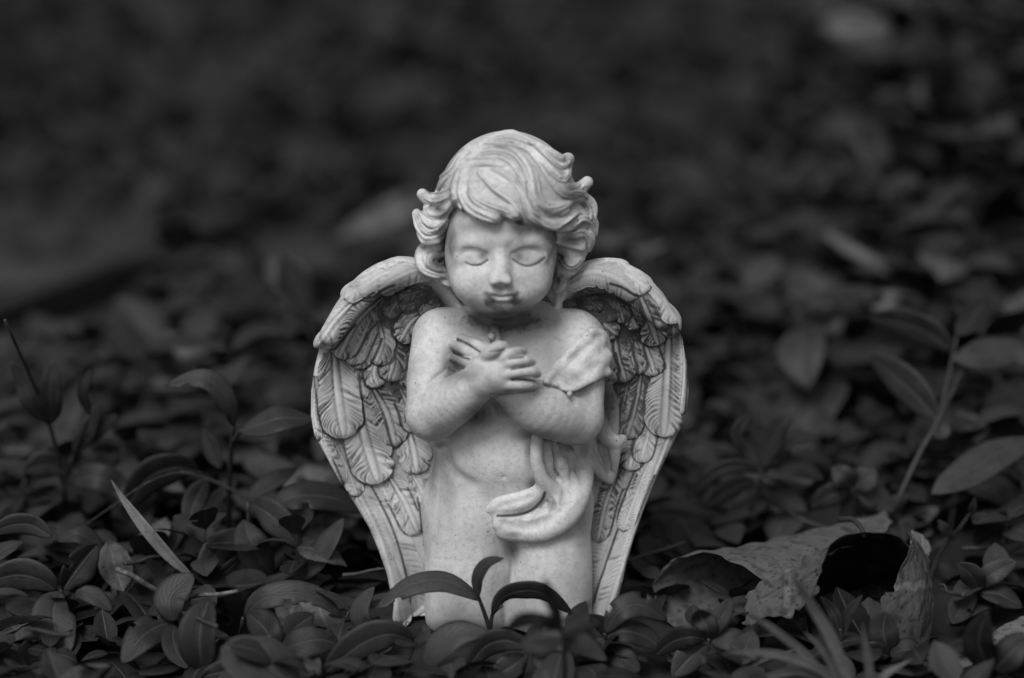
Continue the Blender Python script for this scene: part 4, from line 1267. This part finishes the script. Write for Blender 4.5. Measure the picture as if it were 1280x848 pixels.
# ================================================================== plants and litter one can point at
def hero_leaf(pts, hwpx, tilt=0.0, fold=0.25, mat=None, parent=None, name='leaf', blunt=0.5, nu=18, nv=8, cup=0.2, wave=0.0, world=False):
    """a blade along photo pixels with heights: pts = (px, py, z mm) from root to tip; half width in photo pixels"""
    pts = np.array(pts, float)
    if world: p3 = pts
    else: p3 = np.array([G(a, b_, c) for a, b_, c in pts])
    q = catmull(p3, 8)
    seg = np.r_[0, np.cumsum(np.linalg.norm(np.diff(q, axis=0), axis=1))]
    u = np.linspace(0, 1, nu)
    c = np.stack([np.interp(u * seg[-1], seg, q[:, i]) for i in range(3)], 1)
    t = np.gradient(c, axis=0); t /= np.linalg.norm(t, axis=1)[:, None]
    vw = CAM - c; dist = np.linalg.norm(vw, axis=1); vw /= dist[:, None]
    s = np.cross(t, vw); s /= np.linalg.norm(s, axis=1)[:, None] + 1e-9
    n = np.cross(s, t)
    a = math.radians(tilt)
    s2 = s * math.cos(a) + n * math.sin(a); n2 = n * math.cos(a) - s * math.sin(a)
    v = np.linspace(-1, 1, nv + 1)
    w = hwpx * np.mean(dist) / FPX * leaf_profile(u, blunt)
    y = w[:, None] * v[None, :]
    wave = wave if wave else rng.uniform(0.02, 0.09)
    z = fold * np.abs(y) - cup * np.abs(y) * np.abs(v)[None, :] + wave * w[:, None] * np.sin(u * 13 + hwpx)[:, None] * (0.6 + 0.4 * np.sign(v))[None, :] * np.abs(v)[None, :] ** 2
    V = c[:, None, :] + s2[:, None, :] * y[..., None] + n2[:, None, :] * z[..., None]
    ii = np.arange(nu * (nv + 1)).reshape(nu, nv + 1)
    f = np.stack([ii[:-1, :-1], ii[1:, :-1], ii[1:, 1:], ii[:-1, 1:]], -1).reshape(-1, 4)
    if name == 'leaf' and rng.random() < 0.3: f = bite(nu, nv + 1, f, rng)
    me = mesh_np(name, V.reshape(-1, 3) * MM, f)
    put_leaf_attrs(me, np.repeat(u, nv + 1), np.tile(v, nu), rng.random())
    o = obj(name, me, mat or M_LEAF)
    md = o.modifiers.new('thickness', 'SOLIDIFY'); md.thickness = 0.0004; md.offset = 0
    if parent is not None: rel(o, parent)
    return o


def hero_stem(pts, r0, r1, parent=None, name='stem', mat=None, world=False):
    p3 = np.array(pts, float) if world else np.array([G(a, b_, c) for a, b_, c in pts])
    o = obj(name, tube_mesh(catmull(p3, 6), r0, r1, name, 8), mat or M_STEM)
    if parent is not None: rel(o, parent)
    return o


def hero_plant(name, label, cat, base, stems, leaves, mat=None, group=None):
    bx, by = base
    b3 = G(bx, by, -6.0)
    t = thing(name, label, cat, Vector(b3 * MM), group)
    for st in stems: hero_stem(st[0], st[1], st[2], t)
    for lf in leaves:
        kw = lf[3] if len(lf) > 3 else {}
        hero_leaf(lf[0], lf[1], lf[2], parent=t, mat=kw.pop('mat', mat), **kw)
    return t


# the sprout in front of the knees (stands about 6 cm before them)
hero_plant('seedling', 'small dark sprout with three leaves right in front of the statue knees', 'plant', (616, 812),
           [([(616, 806, 0), (613, 790, 10), (606, 768, 20), (598, 746, 30)], 1.5, 0.9), ([(613, 786, 12), (616, 768, 20), (628, 757, 25)], 1.1, 0.7)],
           [([(600, 752, 27), (582, 738, 33), (550, 726, 38), (512, 733, 36), (470, 761, 25)], 17, -38, dict(blunt=0.7, fold=0.12)),
            ([(598, 748, 30), (597, 724, 40), (608, 705, 48), (630, 698, 52)], 9, 30, dict(fold=0.3)),
            ([(614, 770, 20), (628, 746, 30), (654, 738, 34), (680, 742, 32), (716, 768, 20)], 14, -40, dict(blunt=0.7, fold=0.12))])

# upright shoot left of the statue
hero_plant('tall_shoot', 'tall leafy shoot rising left of the statue, slightly out of focus', 'plant', (286, 690),
           [([(288, 690, 0), (286, 640, 30), (288, 580, 62), (292, 532, 88)], 2.0, 1.3), ([(291, 552, 78), (302, 538, 86)], 1.2, 1.0), ([(226, 590, 58), (262, 600, 52), (308, 622, 42), (330, 640, 34)], 0.8, 1.0)],
           [([(292, 534, 88), (286, 505, 102), (258, 474, 116), (206, 482, 112)], 15, -25, dict(mat=M_LEAF_PALE)),
            ([(300, 540, 86), (324, 532, 90), (352, 524, 94), (392, 524, 92)], 24, 48),
            ([(276, 586, 60), (266, 566, 68), (254, 536, 80)], 12, 20),
            ([(258, 598, 54), (244, 624, 42), (231, 656, 30)], 15, 15),
            ([(250, 590, 56), (220, 584, 60), (184, 598, 54), (154, 640, 36)], 24, 30),
            ([(309, 622, 44), (336, 604, 52), (372, 586, 60)], 13, 30),
            ([(276, 610, 50), (268, 640, 36), (272, 668, 24)], 12, -30)])
hero_plant('leafy_plant', 'cluster of broad drooping leaves left of the left wing foot', 'plant', (318, 740),
           [([(318, 735, 0), (312, 690, 22), (310, 628, 50)], 1.6, 1.0)],
           [([(304, 650, 42), (312, 676, 34), (326, 702, 22), (340, 720, 12)], 22, 12, dict(blunt=0.9, mat=M_LEAF_PALE)),
            ([(312, 628, 50), (334, 640, 48), (358, 662, 40), (376, 690, 28)], 20, -20),
            ([(330, 640, 46), (368, 622, 54), (412, 622, 52), (456, 640, 42)], 22, 35),
            ([(366, 726, 14), (388, 706, 24), (410, 678, 36), (430, 648, 48)], 18, 35, dict(mat=M_LEAF_PALE)),
            ([(258, 728, 12), (262, 706, 22), (276, 684, 30), (302, 662, 38)], 22, -30, dict(blunt=0.8)),
            ([(262, 728, 12), (282, 714, 20), (300, 700, 24), (320, 690, 28)], 11, -45)])
hero_plant('rosette_plant', 'rosette of small rounded leaves at the bottom, left of the statue', 'plant', (344, 830),
           [([(344, 834, -4), (344, 822, 4), (344, 814, 9)], 1.2, 0.9)],
           [([(344, 814, 9), (338, 798, 16), (328, 782, 20), (310, 766, 24)], 21, 10, dict(blunt=1.0)),
            ([(345, 812, 9), (356, 796, 16), (372, 782, 20), (392, 768, 24)], 17, -5, dict(blunt=1.0)),
            ([(347, 815, 9), (370, 806, 14), (398, 800, 16), (424, 806, 12)], 22, 20, dict(blunt=0.9)),
            ([(344, 818, 8), (350, 834, 6), (360, 850, 2)], 18, 0, dict(blunt=0.9)),
            ([(342, 815, 8), (320, 810, 12), (294, 812, 12), (268, 830, 6)], 17, -20, dict(blunt=0.8)),
            ([(340, 818, 8), (318, 830, 6), (290, 836, 4), (250, 846, 0)], 18, 25, dict(blunt=0.8)),
            ([(350, 818, 8), (376, 822, 8), (402, 836, 4)], 17, 0, dict(blunt=0.9))])
hero_plant('leafy_plant', 'plant with one long leaf arching over the rosette of rounded leaves', 'plant', (300, 795),
           [([(300, 796, -4), (302, 784, 6), (304, 772, 12)], 1.2, 0.9)],
           [([(304, 772, 12), (326, 750, 24), (364, 741, 28), (400, 748, 24), (428, 772, 14)], 17, 25, dict(mat=M_LEAF_PALE)),
            ([(254, 838, 0), (250, 812, 12), (252, 780, 24), (262, 748, 34)], 25, 22, dict(fold=0.7, blunt=0.7)),
            ([(216, 778, 14), (212, 760, 22), (216, 742, 28), (242, 718, 36)], 22, 25, dict(blunt=0.8)),
            ([(216, 778, 12), (196, 784, 12), (176, 798, 10), (152, 830, 0)], 22, -25),
            ([(216, 780, 12), (216, 800, 8), (222, 818, 4), (234, 836, 0)], 15, 10),
            ([(236, 790, 6), (232, 770, 14), (234, 752, 18)], 12, 10)])
hero_plant('leafy_plant', 'plant with a wide hanging leaf at the lower left edge', 'plant', (80, 775),
           [([(80, 780, -4), (78, 758, 10), (76, 738, 20)], 1.3, 0.9)],
           [([(76, 740, 20), (66, 764, 14), (70, 790, 6), (86, 818, -2)], 27, 5, dict(blunt=0.9, mat=M_LEAF_PALE)),
            ([(92, 746, 16), (106, 742, 18), (122, 748, 16), (140, 764, 10)], 12, 15),
            ([(72, 738, 20), (46, 722, 28), (16, 718, 30), (-22, 730, 26)], 24, 35),
            ([(78, 738, 20), (92, 716, 28), (106, 698, 34), (122, 680, 40)], 21, -20, dict(fold=0.6)),
            ([(66, 672, 40), (40, 656, 46), (14, 656, 46), (-16, 668, 42)], 15, 30),
            ([(126, 700, 26), (118, 680, 34), (96, 668, 40), (70, 676, 36)], 14, -35)])
hero_plant('leafy_plant', 'plant with upright blurred leaves at the left edge', 'plant', (80, 640),
           [([(84, 660, 0), (78, 600, 40), (58, 520, 84), (6, 400, 150)], 1.6, 0.8), ([(78, 620, 30), (92, 570, 56), (112, 520, 84)], 1.4, 0.9)],
           [([(60, 530, 80), (40, 500, 96), (30, 478, 106), (14, 452, 118)], 14, 20), ([(64, 530, 80), (62, 496, 98), (66, 450, 118)], 16, 10), ([(92, 568, 56), (108, 540, 72), (128, 500, 90)], 12, 25),
            ([(100, 560, 60), (122, 538, 72), (146, 518, 82)], 10, 0), ([(86, 590, 46), (58, 580, 52), (28, 588, 50)], 20, 30), ([(84, 600, 42), (120, 596, 48), (150, 612, 40), (160, 640, 30)], 18, 10), ([(112, 520, 84), (104, 490, 98), (112, 462, 110)], 8, 30)])
# front row
hero_plant('leafy_plant', 'broad dark leaf plant at the bottom edge before the left wing foot', 'plant', (480, 838),
           [([(500, 846, -6), (512, 820, 6), (520, 800, 14)], 1.3, 0.9)],
           [([(518, 802, 14), (486, 792, 20), (448, 806, 14), (404, 842, 0)], 24, 30, dict(blunt=0.8)),
            ([(470, 796, 8), (454, 780, 16), (450, 760, 24), (468, 734, 34)], 15, 35),
            ([(530, 840, 0), (546, 812, 12), (574, 792, 20), (612, 792, 20)], 20, 25, dict(mat=M_LEAF_PALE)),
            ([(520, 804, 13), (532, 792, 18), (530, 780, 22)], 8, 20), ([(522, 806, 12), (500, 800, 16), (484, 786, 22)], 8, 10)])
hero_plant('leafy_plant', 'leafy clump at the bottom edge before the knees', 'plant', (640, 842),
           [([(650, 850, -6), (656, 830, 6), (660, 812, 14)], 1.3, 0.9)],
           [([(660, 812, 14), (634, 800, 18), (606, 808, 14), (582, 838, 2)], 17, 25), ([(660, 812, 14), (690, 800, 20), (724, 804, 18), (760, 826, 8)], 18, 30),
            ([(662, 812, 14), (668, 796, 20), (676, 780, 26)], 12, 20), ([(658, 818, 10), (640, 832, 4), (612, 850, -2)], 17, 10), ([(664, 818, 10), (690, 832, 6), (716, 852, -4)], 18, 0)])
hero_plant('leafy_plant', 'leaves arching up against the right wing foot', 'plant', (760, 812),
           [([(762, 822, -6), (760, 806, 6), (756, 792, 14)], 1.3, 0.9)],
           [([(756, 792, 14), (774, 764, 26), (802, 756, 28), (834, 776, 18)], 17, 20, dict(mat=M_LEAF_PALE)), ([(756, 796, 12), (780, 790, 16), (806, 796, 12), (832, 816, 4)], 17, 30), ([(758, 800, 10), (744, 806, 8), (716, 806, 10), (700, 822, 4)], 16, -10),
            ([(762, 806, 8), (776, 822, 4), (800, 840, -2)], 18, 10), ([(760, 798, 10), (752, 780, 18), (736, 768, 24)], 10, 20)])
# near, blurred sprig before the right knee
hero_plant('leafy_plant', 'blurred dark sprig close to the camera before the right knee', 'plant', (700, 850),
           [([(704, 880, -6), (706, 840, 22), (704, 800, 46), (700, 776, 60)], 1.2, 0.8)],
           [([(702, 784, 58), (694, 762, 70), (686, 742, 80), (680, 722, 92)], 9, 10), ([(702, 780, 60), (722, 768, 66), (742, 752, 74)], 7, 30), ([(704, 790, 54), (728, 786, 56), (750, 776, 60)], 8, 30),
            ([(702, 788, 54), (676, 776, 62), (654, 776, 60), (632, 790, 52)], 14, 40), ([(704, 796, 50), (716, 806, 44), (744, 812, 40)], 12, 20), ([(702, 798, 48), (680, 806, 44), (650, 806, 42)], 14, 10)])
# right of the statue
hero_plant('leafy_plant', 'plant with a pale arching leaf right of the right wing', 'plant', (930, 660),
           [([(930, 680, 0), (940, 630, 28), (950, 594, 46)], 1.5, 0.9)],
           [([(951, 592, 46), (924, 582, 52), (892, 592, 48), (856, 624, 34)], 10, 20, dict(mat=M_LEAF_PALE)), ([(950, 590, 46), (962, 596, 44), (974, 604, 40)], 11, 0, dict(mat=M_LEAF_PALE)), ([(952, 590, 46), (966, 560, 60), (990, 545, 66), (1020, 548, 62)], 14, 25, dict(mat=M_LEAF_PALE)),
            ([(952, 588, 48), (966, 546, 68), (980, 526, 78), (994, 508, 86)], 15, 10), ([(948, 588, 48), (936, 560, 60), (924, 540, 70), (940, 516, 80)], 14, -20), ([(944, 600, 42), (914, 610, 38), (880, 634, 28)], 16, 40), ([(950, 600, 42), (980, 622, 30), (1010, 640, 22)], 16, 10), ([(952, 596, 44), (996, 584, 48), (1030, 600, 40)], 16, 35)])
hero_plant('leafy_plant', 'plant with paired round leaves behind the curled dead leaf', 'plant', (1070, 660),
           [([(1074, 680, 0), (1070, 640, 26), (1066, 610, 42)], 1.5, 0.9)],
           [([(1066, 610, 42), (1054, 596, 50), (1040, 584, 54)], 16, 0), ([(1067, 610, 42), (1082, 598, 48), (1096, 588, 52)], 17, 10), ([(1066, 612, 40), (1040, 618, 38), (1012, 634, 30)], 15, 20), ([(1068, 612, 40), (1094, 622, 36), (1118, 640, 28)], 16, 10), ([(1068, 616, 38), (1064, 640, 26), (1070, 664, 14)], 14, 0)])
def low(L_, k=0.6): return [([(a, b_, c * k + 14) for a, b_, c in q[0]],) + tuple(q[1:]) for q in L_]
hero_plant('tall_shoot', 'tall blurred shoot with large leaves at the right edge', 'plant', (1120, 660),
           low([([(1108, 664, 0), (1124, 622, 34), (1150, 566, 72), (1172, 526, 98), (1186, 470, 130), (1196, 420, 160)], 1.7, 1.0), ([(1172, 526, 98), (1210, 450, 140)], 1.6, 1.0)]),
           low([([(1174, 526, 98), (1148, 496, 116), (1118, 468, 132), (1086, 446, 142)], 24, 30), ([(1164, 618, 52), (1206, 594, 64), (1246, 568, 76), (1296, 548, 84)], 26, 35), ([(1192, 440, 148), (1168, 420, 162), (1130, 404, 170), (1084, 396, 172)], 22, 30),
            ([(1196, 420, 160), (1214, 400, 172), (1234, 372, 186)], 18, 20), ([(1174, 528, 96), (1176, 540, 90), (1170, 548, 86)], 12, 0, dict(mat=M_LEAF_PALE)), ([(1190, 450, 144), (1222, 446, 146), (1262, 440, 146), (1300, 452, 138)], 26, 40)]))
hero_plant('budding_twig', 'thin twig with a pale bud rising at the right of the curled dead leaf', 'twig', (1162, 730),
           [([(1160, 730, 0), (1176, 690, 18), (1200, 660, 34), (1214, 640, 44)], 1.3, 0.9)],
           [([(1212, 644, 42), (1216, 634, 48), (1219, 622, 54)], 5, 0, dict(mat=M_LEAF_PALE)), ([(1190, 672, 28), (1180, 660, 34), (1172, 650, 38)], 7, 20)])
hero_plant('leafy_plant', 'plant with one pale oval leaf right of the curled dead leaf', 'plant', (1226, 760),
           [([(1230, 764, -4), (1226, 746, 8), (1222, 732, 16)], 1.2, 0.9)],
           [([(1220, 736, 14), (1236, 720, 22), (1252, 710, 26), (1270, 702, 30)], 14, 5, dict(blunt=1.0, mat=M_LEAF_PALE)), ([(1224, 738, 14), (1214, 718, 24), (1196, 704, 30)], 15, 20), ([(1224, 742, 12), (1250, 744, 12), (1278, 760, 6)], 15, 30), ([(1222, 744, 10), (1204, 756, 6), (1190, 780, 0)], 16, 0)])
hero_plant('leafy_plant', 'small round-leaved plant before the dark hollow of the curled leaf', 'plant', (1112, 826),
           [([(1112, 832, -6), (1112, 816, 4)], 1.1, 0.9), ([(1056, 826, -4), (1052, 800, 10), (1050, 786, 16)], 1.0, 0.8)],
           [([(1112, 818, 4), (1106, 800, 12), (1104, 784, 18), (1108, 764, 26)], 19, 5, dict(blunt=1.0)), ([(1050, 800, 10), (1046, 776, 20), (1038, 760, 26), (1026, 746, 32)], 8, 10), ([(1051, 800, 10), (1056, 780, 18), (1064, 762, 26), (1078, 744, 34)], 7, 10), ([(1112, 820, 4), (1134, 812, 8), (1156, 822, 4)], 15, 20), ([(1112, 820, 4), (1090, 816, 6), (1070, 828, 0)], 15, 20)])
hero_plant('leafy_plant', 'low clump of dark leaves at the bottom, below the curled leaf', 'plant', (880, 830),
           [([(880, 836, -6), (884, 816, 6), (886, 798, 14)], 1.2, 0.9)],
           [([(886, 798, 14), (884, 786, 20), (878, 774, 24), (872, 762, 30)], 15, 10, dict(blunt=1.0)), ([(888, 798, 14), (896, 780, 22), (906, 764, 28), (914, 748, 34)], 12, 0, dict(blunt=1.0)), ([(884, 800, 13), (864, 796, 16), (840, 802, 12), (818, 820, 4)], 16, 20), ([(888, 802, 12), (894, 822, 4), (896, 850, -6)], 20, 0), ([(888, 802, 12), (914, 800, 14), (944, 812, 8)], 16, 20), ([(884, 806, 10), (862, 822, 4), (840, 846, -4)], 18, 10)])
hero_plant('leafy_plant', 'upright dark leaves before the pale fallen leaf in the lower right corner', 'plant', (1236, 850),
           [([(1236, 866, -6), (1238, 846, 6), (1240, 832, 14)], 1.2, 0.9)],
           [([(1240, 838, 10), (1228, 818, 20), (1224, 796, 30), (1234, 764, 44)], 20, 10), ([(1242, 838, 10), (1258, 822, 18), (1274, 806, 24), (1292, 796, 28)], 20, 10), ([(1240, 842, 8), (1220, 846, 6), (1200, 858, 0)], 16, 20)])

# ---- grass, straw, thread
t = tag(hero_leaf([(244, 724, 22), (214, 698, 34), (178, 656, 52), (150, 618, 66), (139, 600, 73)], 7.5, 10, 0.5, M_BLADE, blunt=0.1), 'dry grass blade leaning to the left above the dark leaves', 'grass blade')
t.name = 'dry_grass'
for i, (pts, hw, lab) in enumerate((([(146, 712, 32), (166, 720, 30), (180, 729, 26), (198, 740, 20)], 6, 'pale broken straw lying left of the broad folded leaf, upper end free'),
                                    ([(226, 749, 20), (250, 744, 24), (272, 743, 25), (298, 739, 27)], 5, 'pale broken straw lying level below the leaning grass blade'))):
    o = hero_stem(pts, hw * PXMM * 0.62, hw * PXMM * 0.5, None, 'straw_piece', M_STRAW)
    tag(o, lab, 'straw')
tag(hero_stem([(86, 670, 30), (130, 640, 42), (176, 608, 56), (214, 592, 62), (252, 590, 62)], 0.16, 0.13, None, 'dry_thread', M_STRAW), 'thin pale dry thread stretching across the leaves at left', 'thread')

tuft = thing('grass_tuft', 'blurred tuft of pale grass blades close to the camera at bottom right', 'grass', Vector(G(1052, 905, -4) * MM))
for pts, hw in (([(1070, 880, 6), (1040, 800, 36), (1010, 750, 56), (988, 714, 72)], 10), ([(1060, 880, 4), (1030, 840, 20), (970, 818, 28), (908, 816, 28)], 8), ([(1050, 870, 6), (1010, 822, 26), (960, 782, 42), (922, 762, 52)], 7),
                ([(1086, 880, 4), (1088, 850, 18), (1084, 815, 32), (1078, 780, 46)], 7), ([(1056, 876, 4), (1010, 840, 18), (960, 846, 14), (910, 860, 10)], 7), ([(1064, 878, 4), (1030, 816, 28), (1006, 790, 38)], 6), ([(1076, 880, 2), (1104, 846, 16), (1140, 824, 24)], 6)):
    hero_leaf(pts, hw * 0.8, 15, 0.4, M_GRASS, tuft, 'blade', blunt=0.2)


# ---- fallen leaves
def loft(name, rows, mat, nu=26, nv=26, ragged=0.0, parent=None, thick=0.5, seed=1, zmode=False):
    """sheet through rows of (px, py, y mm) points"""
    r = np.random.default_rng(seed)
    R = [catmull(np.array([P(*q) for q in row]), 10) for row in rows]
    R = [np.stack([np.interp(np.linspace(0, 1, nv), np.linspace(0, 1, len(a)), a[:, i]) for i in range(3)], 1) for a in R]
    cols = np.array(R)                                    # rows x nv x 3
    out = np.zeros((nu, nv, 3))
    for j in range(nv):
        a = catmull(cols[:, j], 10)
        out[:, j] = np.stack([np.interp(np.linspace(0, 1, nu), np.linspace(0, 1, len(a)), a[:, i]) for i in range(3)], 1)
    e = r.normal(0, 1, (nu, nv, 3)) * 0.32
    wob = np.sin(np.arange(nu) * 0.9 + seed)[:, None] * np.cos(np.arange(nv) * 0.7)[None, :] * 0.9
    out += e; out[..., 2] += wob; out[..., 1] += wob * 0.7
    if ragged:
        k = r.normal(0, ragged, nv); out[0] += (out[1] - out[0]) * np.clip(k, -1.5, 1.5)[:, None]
        k = r.normal(0, ragged, nv); out[-1] += (out[-2] - out[-1]) * np.clip(k, -1.5, 1.5)[:, None]
        k = r.normal(0, ragged, nu); out[:, 0] += (out[:, 1] - out[:, 0]) * np.clip(k, -1.5, 1.5)[:, None]
        k = r.normal(0, ragged, nu); out[:, -1] += (out[:, -2] - out[:, -1]) * np.clip(k, -1.5, 1.5)[:, None]
    ii = np.arange(nu * nv).reshape(nu, nv)
    f = np.stack([ii[:-1, :-1], ii[1:, :-1], ii[1:, 1:], ii[:-1, 1:]], -1).reshape(-1, 4)
    me = mesh_np(name, out.reshape(-1, 3) * MM, f)
    U, Vv = np.meshgrid(np.linspace(0, 1, nu), np.linspace(-1, 1, nv), indexing='ij')
    put_leaf_attrs(me, U.ravel(), Vv.ravel(), 0.5)
    o = obj(name, me, mat)
    md = o.modifiers.new('smooth', 'SUBSURF'); md.levels = 1; md.render_levels = 1
    md = o.modifiers.new('thickness', 'SOLIDIFY'); md.thickness = thick * MM; md.offset = 0
    if parent is not None: rel(o, parent)
    return o


fl = thing('curled_dead_leaf', 'big curled spotted dead leaf with a black hollow, right of the statue', 'dead leaf', Vector(P(980, 790, 0) * MM))
loft('blade', [[(868, 806, -18), (828, 772, 2), (817, 738, 12), (838, 704, 8), (872, 691, -4), (914, 700, -24), (956, 727, -42)],
               [(930, 790, -6), (900, 760, 14), (890, 722, 26), (906, 694, 26), (936, 682, 12), (972, 690, -10), (990, 716, -32)],
               [(1000, 770, 14), (970, 738, 34), (966, 700, 44), (985, 676, 44), (1015, 664, 32), (1038, 672, 10), (1034, 694, -14)],
               [(1085, 716, 50), (1060, 690, 60), (1062, 664, 66), (1082, 650, 64), (1106, 641, 52), (1114, 652, 40), (1108, 668, 28)]], M_DEADPALE, 44, 36, 0.45, fl, 0.25, 3)
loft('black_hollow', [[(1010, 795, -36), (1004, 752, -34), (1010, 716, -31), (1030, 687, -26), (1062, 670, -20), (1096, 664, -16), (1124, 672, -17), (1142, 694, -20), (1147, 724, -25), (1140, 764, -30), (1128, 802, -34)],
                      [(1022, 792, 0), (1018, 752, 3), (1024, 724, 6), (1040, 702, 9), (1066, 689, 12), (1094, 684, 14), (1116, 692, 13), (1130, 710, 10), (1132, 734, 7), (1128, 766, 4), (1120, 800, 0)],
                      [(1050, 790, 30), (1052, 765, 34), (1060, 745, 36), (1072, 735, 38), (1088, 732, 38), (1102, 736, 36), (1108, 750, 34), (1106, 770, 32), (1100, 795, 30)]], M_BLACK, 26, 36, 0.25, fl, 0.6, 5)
loft('torn_flap', [[(1136, 668, -16), (1158, 690, -10), (1164, 726, -16), (1168, 762, -24), (1160, 812, -30)],
                   [(1140, 676, -24), (1146, 700, -26), (1150, 730, -34), (1148, 764, -40), (1140, 812, -42)],
                   [(1138, 684, -30), (1128, 706, -36), (1118, 734, -42), (1100, 752, -46), (1112, 812, -46)]], M_DEAD, 24, 26, 0.6, fl, 0.25, 7)
loft('torn_flap', [[(1136, 664, 10), (1152, 668, 14), (1164, 684, 12)], [(1142, 690, 4), (1152, 694, 6), (1160, 704, 6)]], M_DEADPALE, 10, 10, 0.4, fl, 0.5, 9)
loft('torn_flap', [[(932, 742, -40), (966, 722, -42), (1000, 702, -36), (1036, 680, -28)], [(930, 782, -46), (966, 772, -50), (1000, 762, -46), (1020, 740, -38)]], M_DEAD, 14, 18, 0.6, fl, 0.25, 11)
hero_stem([P(1050, 650, 20), P(1066, 650, 8), P(1076, 660, -6), P(1080, 670, -14)], 1.6, 1.2, fl, 'stalk', M_STEM, world=True)

o = loft('fallen_leaf', [[(1170, 850, -60), (1200, 822, -48), (1240, 792, -36), (1290, 764, -24)], [(1190, 870, -80), (1226, 848, -70), (1262, 826, -60), (1310, 800, -50)]], M_DEADPALE, 18, 24, 0.4, None, 0.5, 13)
tag(o, 'bleached fallen leaf cut off by the lower right corner', 'dead leaf')
o = loft('fallen_leaf', [[(66, 742, 10), (40, 756, 4), (10, 776, -4), (-20, 790, -10)], [(60, 762, -8), (36, 780, -14), (8, 792, -20), (-20, 806, -26)]], M_DEAD, 12, 18, 0.4, None, 0.5, 15)
tag(o, 'pale dead leaf scrap tucked under the leaves at the left edge', 'dead leaf')
o = loft('fallen_leaf', [[(372, 750, -14), (396, 752, -14), (424, 770, -18)], [(384, 780, -30), (408, 786, -30), (432, 792, -32)]], M_DEADPALE, 10, 12, 0.4, None, 0.5, 16)
tag(o, 'pale leaf scrap showing under the arching leaf beside the left wing foot', 'dead leaf')


def fallen(pts, hw, tilt, label, mat=M_DEADPALE, wave=0.12, fold=0.5):
    o = hero_leaf(pts, hw, tilt, fold, mat, None, 'fallen_leaf', wave=wave, nu=24)
    tag(o, label, 'dead leaf')


def zt(px, py):          # height of the sloping ground under a sight line
    z = 0.0
    for _ in range(12):
        q = G(px, py, z); z = float(terrain(q[0], q[1]))
    return z


def lift(pts): return [(a, b_, zt(a, b_) + c) for a, b_, c in pts]


fallen(lift([(1010, 276, 62), (1060, 312, 60), (1120, 345, 56), (1190, 385, 50)]), 9, 40, 'narrow curved pale dead leaf blurred in the foliage at right, above the tall shoot', M_DEADPALE)
fallen(lift([(1080, 372, 60), (1120, 384, 58), (1172, 410, 48)]), 24, 30, 'broad pale dead leaf hanging just below the curved one at right', M_DEAD)
fallen(lift([(1034, 26, 130), (1064, 34, 140), (1112, 38, 130)]), 20, 20, 'pale blurred dead leaf near the top right of the picture', M_DEADPALE)
fallen(lift([(1000, 4, 120), (1020, 0, 126), (1046, -4, 120)]), 12, 20, 'pale blurred scrap of leaf at the very top edge, right', M_DEADPALE)
fallen(lift([(418, 300, 80), (462, 280, 86), (500, 262, 88), (540, 246, 84)]), 18, 25, 'long pale blurred dead leaf left of the statue head', M_DEADPALE)
fallen(lift([(948, 486, 30), (980, 484, 34), (1004, 494, 30)]), 6, 20, 'thin pale dead leaf lying on the plants right of the right wing', M_DEAD)

# ---- dry twigs lying among the leaves
r4 = np.random.default_rng(21)
TW = [(60, 790, 'lower left, under the wide hanging leaf'), (178, 700, 'left, beside the leaning grass blade'), (250, 775, 'below the two straw pieces'), (390, 830, 'under the rosette of rounded leaves'), (455, 715, 'close to the left wing foot'),
      (820, 690, 'between the right wing and the curled leaf'), (930, 815, 'in front of the curled leaf mouth'), (1190, 740, 'just right of the curled leaf'), (1010, 650, 'right behind the curled leaf'), (1240, 640, 'near the right edge behind the bud')]
for x, y, w in TW:
    a = r4.uniform(0, math.pi); L_ = r4.uniform(9, 20)
    c0 = G(x, y, r4.uniform(22, 30)); d_ = np.array([math.cos(a), math.sin(a) * 0.8, r4.uniform(-0.15, 0.3)])
    pts = [c0 - d_ * L_, c0 - d_ * L_ * 0.3 + r4.normal(0, 0.7, 3), c0 + d_ * L_ * 0.4 + r4.normal(0, 0.7, 3), c0 + d_ * L_]
    t = thing('dry_twig', 'thin dry twig ' + w, 'twig', Vector(c0 * MM), 'dry twigs among the leaves')
    hero_stem(pts, 1.2, 0.7, t, 'stick', M_STEM, world=True)
    s0 = pts[2]; e0 = s0 + (d_ + r4.normal(0, 0.5, 3)) * L_ * 0.35
    hero_stem([s0, (s0 + e0) / 2 + r4.normal(0, 1, 3), e0], 0.6, 0.4, t, 'side_shoot', M_STEM, world=True)
